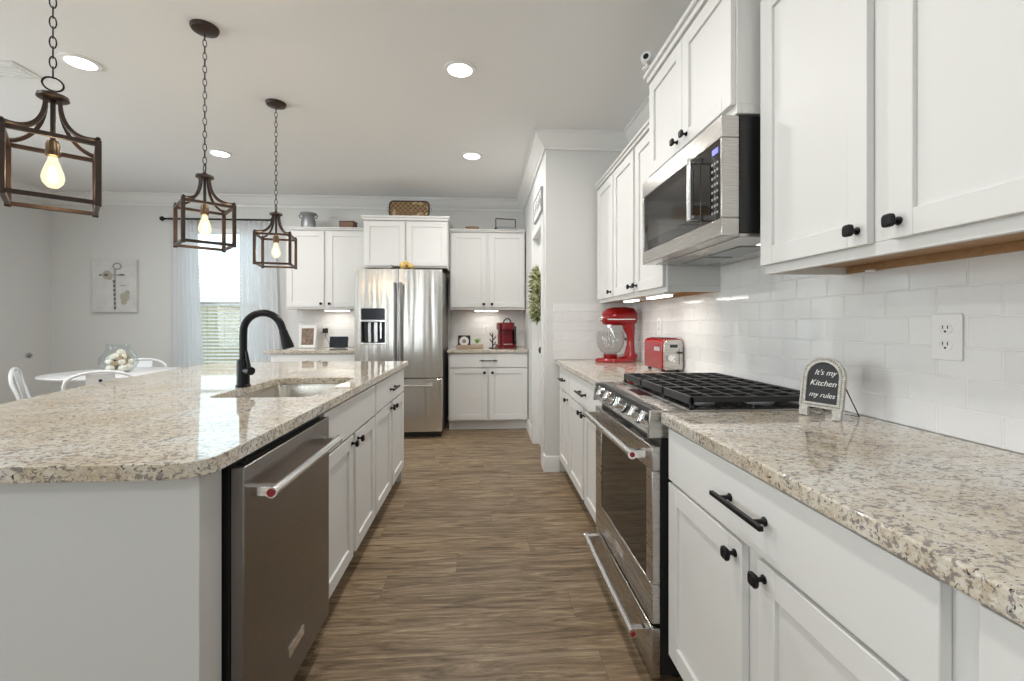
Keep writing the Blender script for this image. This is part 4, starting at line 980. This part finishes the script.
MB().tube([(0.0, -0.02, -0.029), (0.01, -0.03, -0.07), (0.05, -0.06, -0.13), (0.09, -0.11, -0.185)], 0.0025, 6).build('cable', 'plastic_black', pg)

# ---------------------------------------------------------------- under-cabinet lights
def ucl(label, x_, y_, z_, rz, ln=0.30, power=2.0):
    t = thing('under_cabinet_light', label, 'light', (x_, y_, z_), rz)
    MB().box(-ln/2, ln/2, -0.025, 0.025, -0.030, -0.0005).build('housing', 'white', t, bev=0.002)
    MB().box(-ln/2+0.01, ln/2-0.01, -0.02, 0.02, -0.040, -0.0305).build('diffuser', 'strip', t)
    l = area('strip_light', (0, 0, -0.0415), (0, 0, 0), ln-0.02, 0.04, power, (1, 0.93, 0.84)); l.parent = t
    return t
zu = uz0+0.0225
ucl('lit strip light under the wall cabinet left of the refrigerator', -1.75, 5.47, zu, 0, power=1.0)
ucl('lit strip light under the wall cabinet above the coffee maker', 0.03, 5.47, zu, 0, power=1.0)
ucl('lit strip light under the wall cabinet above the red toaster', 1.0, 2.50, zu, PI/2, 0.30, 0.8)
ucl('lit strip light under the single-door wall cabinet above the stand mixer', 1.0, 2.98, zu, PI/2, 0.22, 0.5)
o = MB().lathe([(0.014, -0.006), (0.014, -0.0005)], (0, 0, 0), 16).build('puck_clip', 'white'); o.location = (1.185, 1.30, uz0+0.0015); tag(o, 'tiny white clip under the wall cabinet over the chalkboard sign', 'clip')

# ---------------------------------------------------------------- back counter things
pf = thing('picture_frame', 'white framed photo standing on the counter left of refrigerator', 'picture frame', (-2.095, 5.46, 0.9148), 0.05)
tm = Matrix.Rotation(-0.12, 4, 'X')
MB().box(-0.095, -0.07, -0.012, 0.012, 0.0015, 0.27).box(0.07, 0.095, -0.012, 0.012, 0.0015, 0.27).box(-0.0695, 0.0695, -0.012, 0.012, 0.0015, 0.035).box(-0.0695, 0.0695, -0.012, 0.012, 0.235, 0.27).xf(Matrix.Translation((0, 0, 0.002)) @ tm).build('frame', 'white', pf, bev=0.003)
MB().box(-0.0695, 0.0695, -0.004, 0.004, 0.0355, 0.2345).xf(Matrix.Translation((0, 0, 0.002)) @ tm).build('photo', 'picture_image', pf)
MB().box(-0.01, 0.01, 0.0, 0.004, 0.0, 0.16).xf(Matrix.Translation((0, 0.075, 0.0005)) @ Matrix.Rotation(0.3, 4, 'X')).build('easel_leg', 'white', pf)
tb = thing('smart_display', 'black tablet display on a stand on the back counter', 'display', (-1.72, 5.42, 0.9148), 0.0)
MB().prism([(x_, z_) for x_, z_ in rrect(0, 0.074, 0.215, 0.132, 0.010, 3)], -0.006, 0.006).xf(Matrix.Rotation(-0.2, 4, 'X') @ Matrix.Rotation(PI/2, 4, 'X')).build('screen', 'screen', tb, bev=0.002)
MB().extrude([(0.008, 0.0005), (0.075, 0.0005), (0.040, 0.10), (0.030, 0.10)], 'x', -0.06, 0.06).build('stand', 'galv', tb, bev=0.003)

cm = thing('coffee_maker', 'dark red pod coffee maker with round handle on back counter', 'coffee maker', (0.265, 5.36, 0.9148), 0.35)
arcp = rrect(0, 0.02, 0.20, 0.23, 0.05, 5)
MB().prism(arcp, 0.001, 0.045).build('base', 'darkred', cm, bev=0.006)
MB().prism(rrect(0.015, 0.055, 0.17, 0.16, 0.05, 5), 0.0455, 0.215).build('tower', 'darkred', cm, bev=0.004)
MB().prism(rrect(0.0, 0.015, 0.19, 0.22, 0.07, 6), 0.2155, 0.305).build('head', 'darkred', cm, bev=0.014, seg=3)
MB().prism(rrect(0, -0.055, 0.12, 0.055, 0.02, 4), 0.0455, 0.052).build('drip_tray', 'chrome', cm)
MB().tube([(-0.02+0.05*math.cos(PI*i/12), -0.080-0.01*math.sin(PI*i/12), 0.285+0.065*math.sin(PI*i/12)) for i in range(13)], 0.008, 10).build('handle', 'plastic_black', cm)
MB().prism(rrect(0.118, 0.05, 0.03, 0.14, 0.012, 3), 0.001, 0.26).build('water_tank', 'glass_dark', cm, bev=0.004)
rk = thing('pod_rack', 'black wire stand with angled prongs beside the coffee maker', 'rack', (0.105, 5.31, 0.9148), 0)
MB().lathe([(0.045, 0.0005), (0.045, 0.006), (0.008, 0.010), (0.006, 0.18), (0.0, 0.182)], (0, 0, 0), 20).build('post', 'black', rk)
q = MB()
for k, (zz, s) in enumerate(((0.16, -1), (0.12, 1), (0.09, -1), (0.055, 1))): q.tube([(0, 0, zz-0.02), (s*0.016, -0.01, zz-0.012), (s*0.036, -0.02, zz+0.018)], 0.006, 8)
q.build('prongs', 'black', rk)
tray = thing('serving_tray', 'washed wood tray under the small clock and sprout plant', 'tray', (-0.165, 5.40, 0.9148), 0)
MB().box(-0.16, 0.16, -0.09, 0.09, 0.001, 0.010).box(-0.16, 0.16, -0.09, -0.078, 0.0105, 0.038).box(-0.16, 0.16, 0.078, 0.09, 0.0105, 0.038).box(-0.16, -0.148, -0.0775, 0.0775, 0.0105, 0.038).box(0.148, 0.16, -0.0775, 0.0775, 0.0105, 0.038).build('tray_body', 'tray_wood', tray, bev=0.002)
ck = thing('table_clock', 'small square black clock with a round white face on tray', 'clock', (-0.235, 5.40, 0.9256), 0)
MB().box(-0.074, 0.074, -0.02, 0.02, 0.001, 0.140).build('case', 'plastic_black', ck, bev=0.008)
fc = MB().lathe([(0.056, 0.0205), (0.056, 0.023), (0, 0.0235)], (0, 0, 0.070), 32, 'y').build('dial', 'white', ck)
MB().lathe([(0.022, 0.0238), (0.022, 0.0245)], (0, 0, 0.070), 24, 'y').build('dial_centre', 'bowl_wood', fc)
MB().box(-0.0015, 0.0015, -0.0262, -0.0247, 0.070, 0.106).box(0, 0.026, -0.0262, -0.0247, 0.0685, 0.0715).build('hands', 'plastic_black', fc)
sp = thing('potted_sprout', 'tiny bright green sprout plant in white pot on tray', 'plant', (-0.085, 5.40, 0.9256), 0)
MB().lathe([(0.026, 0.0005), (0.036, 0.045), (0.033, 0.045), (0.028, 0.038), (0.0, 0.038)], (0, 0, 0), 20).build('pot', 'white', sp)
q = MB()
for i in range(26):
    a = random.uniform(0, 2*PI); el = random.uniform(0.3, 1.4); ln = random.uniform(0.06, 0.10)
    d3 = Vector((math.cos(a)*math.cos(el), math.sin(a)*math.cos(el), math.sin(el))); o3 = Vector((0, 0, 0.039)); sd = Vector((-math.sin(a), math.cos(a), 0))*0.008; mid_ = o3+d3*ln*0.6
    q.add([tuple(o3), tuple(mid_+sd), tuple(o3+d3*ln), tuple(mid_-sd)], [(0, 1, 2, 3)])
q.build('foliage', 'sprout', sp)

# ---------------------------------------------------------------- things on top of the wall cabinets
ztop = uz1+0.0325
mk = thing('milk_can', 'small galvanised milk can on the wall cabinet near the far pendant', 'milk can', (-2.06, 5.40, ztop+0.0005), 0)
MB().lathe([(0.078, 0.0005), (0.080, 0.01), (0.080, 0.095), (0.066, 0.118), (0.062, 0.135), (0.082, 0.160), (0.095, 0.175), (0.090, 0.178), (0.075, 0.160), (0.058, 0.14), (0.0, 0.14)], (0, 0, 0), 32).build('can_body', 'galv', mk)
for s in (-1, 1): MB().tube([(s*0.066, 0, 0.118), (s*0.098, 0, 0.125), (s*0.106, 0, 0.150), (s*0.086, 0, 0.168)], 0.005, 8).build('handle', 'plastic_black', mk)
wb = tag(MB().box(-0.085, 0.085, -0.06, 0.06, 0.0005, 0.075).box(-0.089, 0.089, -0.064, 0.064, 0.0755, 0.084).build('wooden_box', 'box_wood', bev=0.003), 'dark wooden box on the wall cabinet left of the woven tray', 'box'); wb.location = (-1.60, 5.40, ztop+0.0005); wb.rotation_euler = (0, 0, -0.12)
ztf = 2.358+0.0505
bt = thing('basket_tray', 'dark woven tray leaning upright on the cabinet over the refrigerator', 'basket', (-0.845, 5.13, ztf+0.0105), 0)
tm = Matrix.Translation((0, 0.0, 0.0)) @ Matrix.Rotation(-0.16, 4, 'X')
MB().prism([(x_, z_) for x_, z_ in rrect(0, 0.091, 0.43, 0.178, 0.045, 5)], -0.006, 0.006).xf(tm @ Matrix.Rotation(PI/2, 4, 'X')).build('woven_panel', 'basket', bt)
MB().tube([(x_, 0, z_) for x_, z_ in rrect(0, 0.091, 0.44, 0.182, 0.045, 6)], 0.011, 8, True).xf(tm).build('rim', 'twig', bt)
for s in (-1, 1): MB().tube([(s*0.222, 0, 0.055), (s*0.248, 0, 0.065), (s*0.248, 0, 0.10), (s*0.222, 0, 0.11)], 0.004, 8).xf(tm).build('ring_handle', 'galv', bt)
bw = tag(MB().lathe([(0.03, 0.0005), (0.045, 0.003), (0.085, 0.032), (0.088, 0.040), (0.080, 0.038), (0.04, 0.012), (0.0, 0.010)], (0, 0, 0), 28, 'z', 1, 0.7).build('wooden_bowl', 'bowl_wood'), 'shallow wooden bowl on the cabinet above the coffee maker', 'bowl'); bw.location = (-0.14, 5.40, ztop+0.0005)
ct = thing('handled_basket', 'rustic tray with a square black bail handle on the far cabinet', 'basket', (0.265, 5.42, ztop+0.0005), 0.18)
MB().box(-0.115, 0.115, -0.06, 0.06, 0.001, 0.012).box(-0.115, 0.115, -0.06, -0.050, 0.0125, 0.045).box(-0.115, 0.115, 0.050, 0.06, 0.0125, 0.045).box(-0.115, -0.105, -0.0495, 0.0495, 0.0125, 0.045).box(0.105, 0.115, -0.0495, 0.0495, 0.0125, 0.045).build('tray_body', 'galv', ct, bev=0.002)
MB().tube([(-0.122, 0, 0.02), (-0.122, 0, 0.145), (-0.118, 0, 0.15), (0.118, 0, 0.15), (0.122, 0, 0.145), (0.122, 0, 0.02)], 0.006, 6).build('bail_handle', 'twig', ct)
for s in (-1, 1): MB().lathe([(0.016, 0), (0.016, 0.012), (0.0, 0.014)], (s*0.124, 0, 0.025), 12, 'y').build('hinge_boss', 'twig', ct)
# security camera over the microwave cabinet
zm = 2.425+0.0505
sc_ = thing('security_camera', 'small white camera perched on the cabinet over the microwave', 'camera', (0.812, RY1-0.035, zm+0.0005), -0.6)
MB().lathe([(0.024, 0.0005), (0.024, 0.006), (0.007, 0.010), (0.007, 0.030)], (0, 0, 0), 20).build('base', 'white', sc_)
cb_ = MB().lathe([(0.001, -0.024), (0.020, -0.022), (0.028, -0.010), (0.028, 0.014), (0.024, 0.022), (0.0, 0.023)], (0, 0, 0.054), 24, 'y').build('camera_head', 'white', sc_)
MB().lathe([(0.014, 0.0235), (0.012, 0.027), (0, 0.028)], (0, 0, 0.054), 20, 'y').build('camera_eye', 'screen', cb_)

# ---------------------------------------------------------------- wreath and sign by the pantry door
wr = thing('greenery_wreath', 'green leafy wreath hanging on the pantry door', 'wreath', (XP+0.034, 4.13, 1.47), 0)
MB().tube([(-0.03, 0.17*math.cos(2*PI*i/24), 0.20*math.sin(2*PI*i/24)) for i in range(24)], 0.010, 8, True).build('vine_ring', 'twig', wr)
q = MB()
for i in range(520):
    a = random.uniform(0, 2*PI); cr = Vector((-0.035, 0.17*math.cos(a), 0.20*math.sin(a))); ra = Vector((0, math.cos(a), math.sin(a)))
    b_ = random.uniform(-2.2, 2.2); dr_ = (ra*math.cos(b_)+Vector((-1, 0, 0))*abs(math.sin(b_))*0.85+Vector((0, -math.sin(a), math.cos(a)))*random.uniform(-0.9, 0.9)).normalized()
    ln = random.uniform(0.045, 0.095); p0 = cr+dr_*0.008; sd = dr_.cross(Vector((random.uniform(-1, 1), random.uniform(-1, 1), random.uniform(-1, 1)))).normalized()*random.uniform(0.008, 0.014)
    up_ = dr_.cross(sd).normalized()*0.004
    P_ = [p0, p0+dr_*ln*0.5+sd+up_, p0+dr_*ln, p0+dr_*ln*0.5-sd+up_, p0+dr_*ln*0.5-up_]
    P_ = [Vector((min(v_.x, -0.002), v_.y, v_.z)) for v_ in P_]
    q.add([tuple(v_) for v_ in P_], [(0, 1, 4), (1, 2, 4), (2, 3, 4), (3, 0, 4)])
q.build('leaves', 'green', wr, smooth=False)
ws = thing('wall_sign', 'white rectangular sign with dark metal edge above the pantry door', 'sign', (XP-0.0015, 4.06, 2.275), -PI/2)
MB().box(-0.27, 0.27, -0.014, 0, -0.095, 0.095).build('panel', 'white', ws)
MB().box(-0.278, 0.278, -0.020, 0, -0.103, -0.0955).box(-0.278, 0.278, -0.020, 0, 0.0955, 0.103).box(-0.278, -0.2705, -0.020, 0, -0.095, 0.095).box(0.2705, 0.278, -0.020, 0, -0.095, 0.095).build('edge', 'galv', ws)
q = MB()
for i in range(9):
    cx_ = -0.20+i*0.05; q.tube([(cx_+0.018*math.cos(2*PI*j/12), -0.0155, (0.03 if i % 2 else -0.01)+0.035*math.sin(2*PI*j/12)) for j in range(12)], 0.002, 5, True)
q.build('scroll_marks', 'cross_grey', ws)
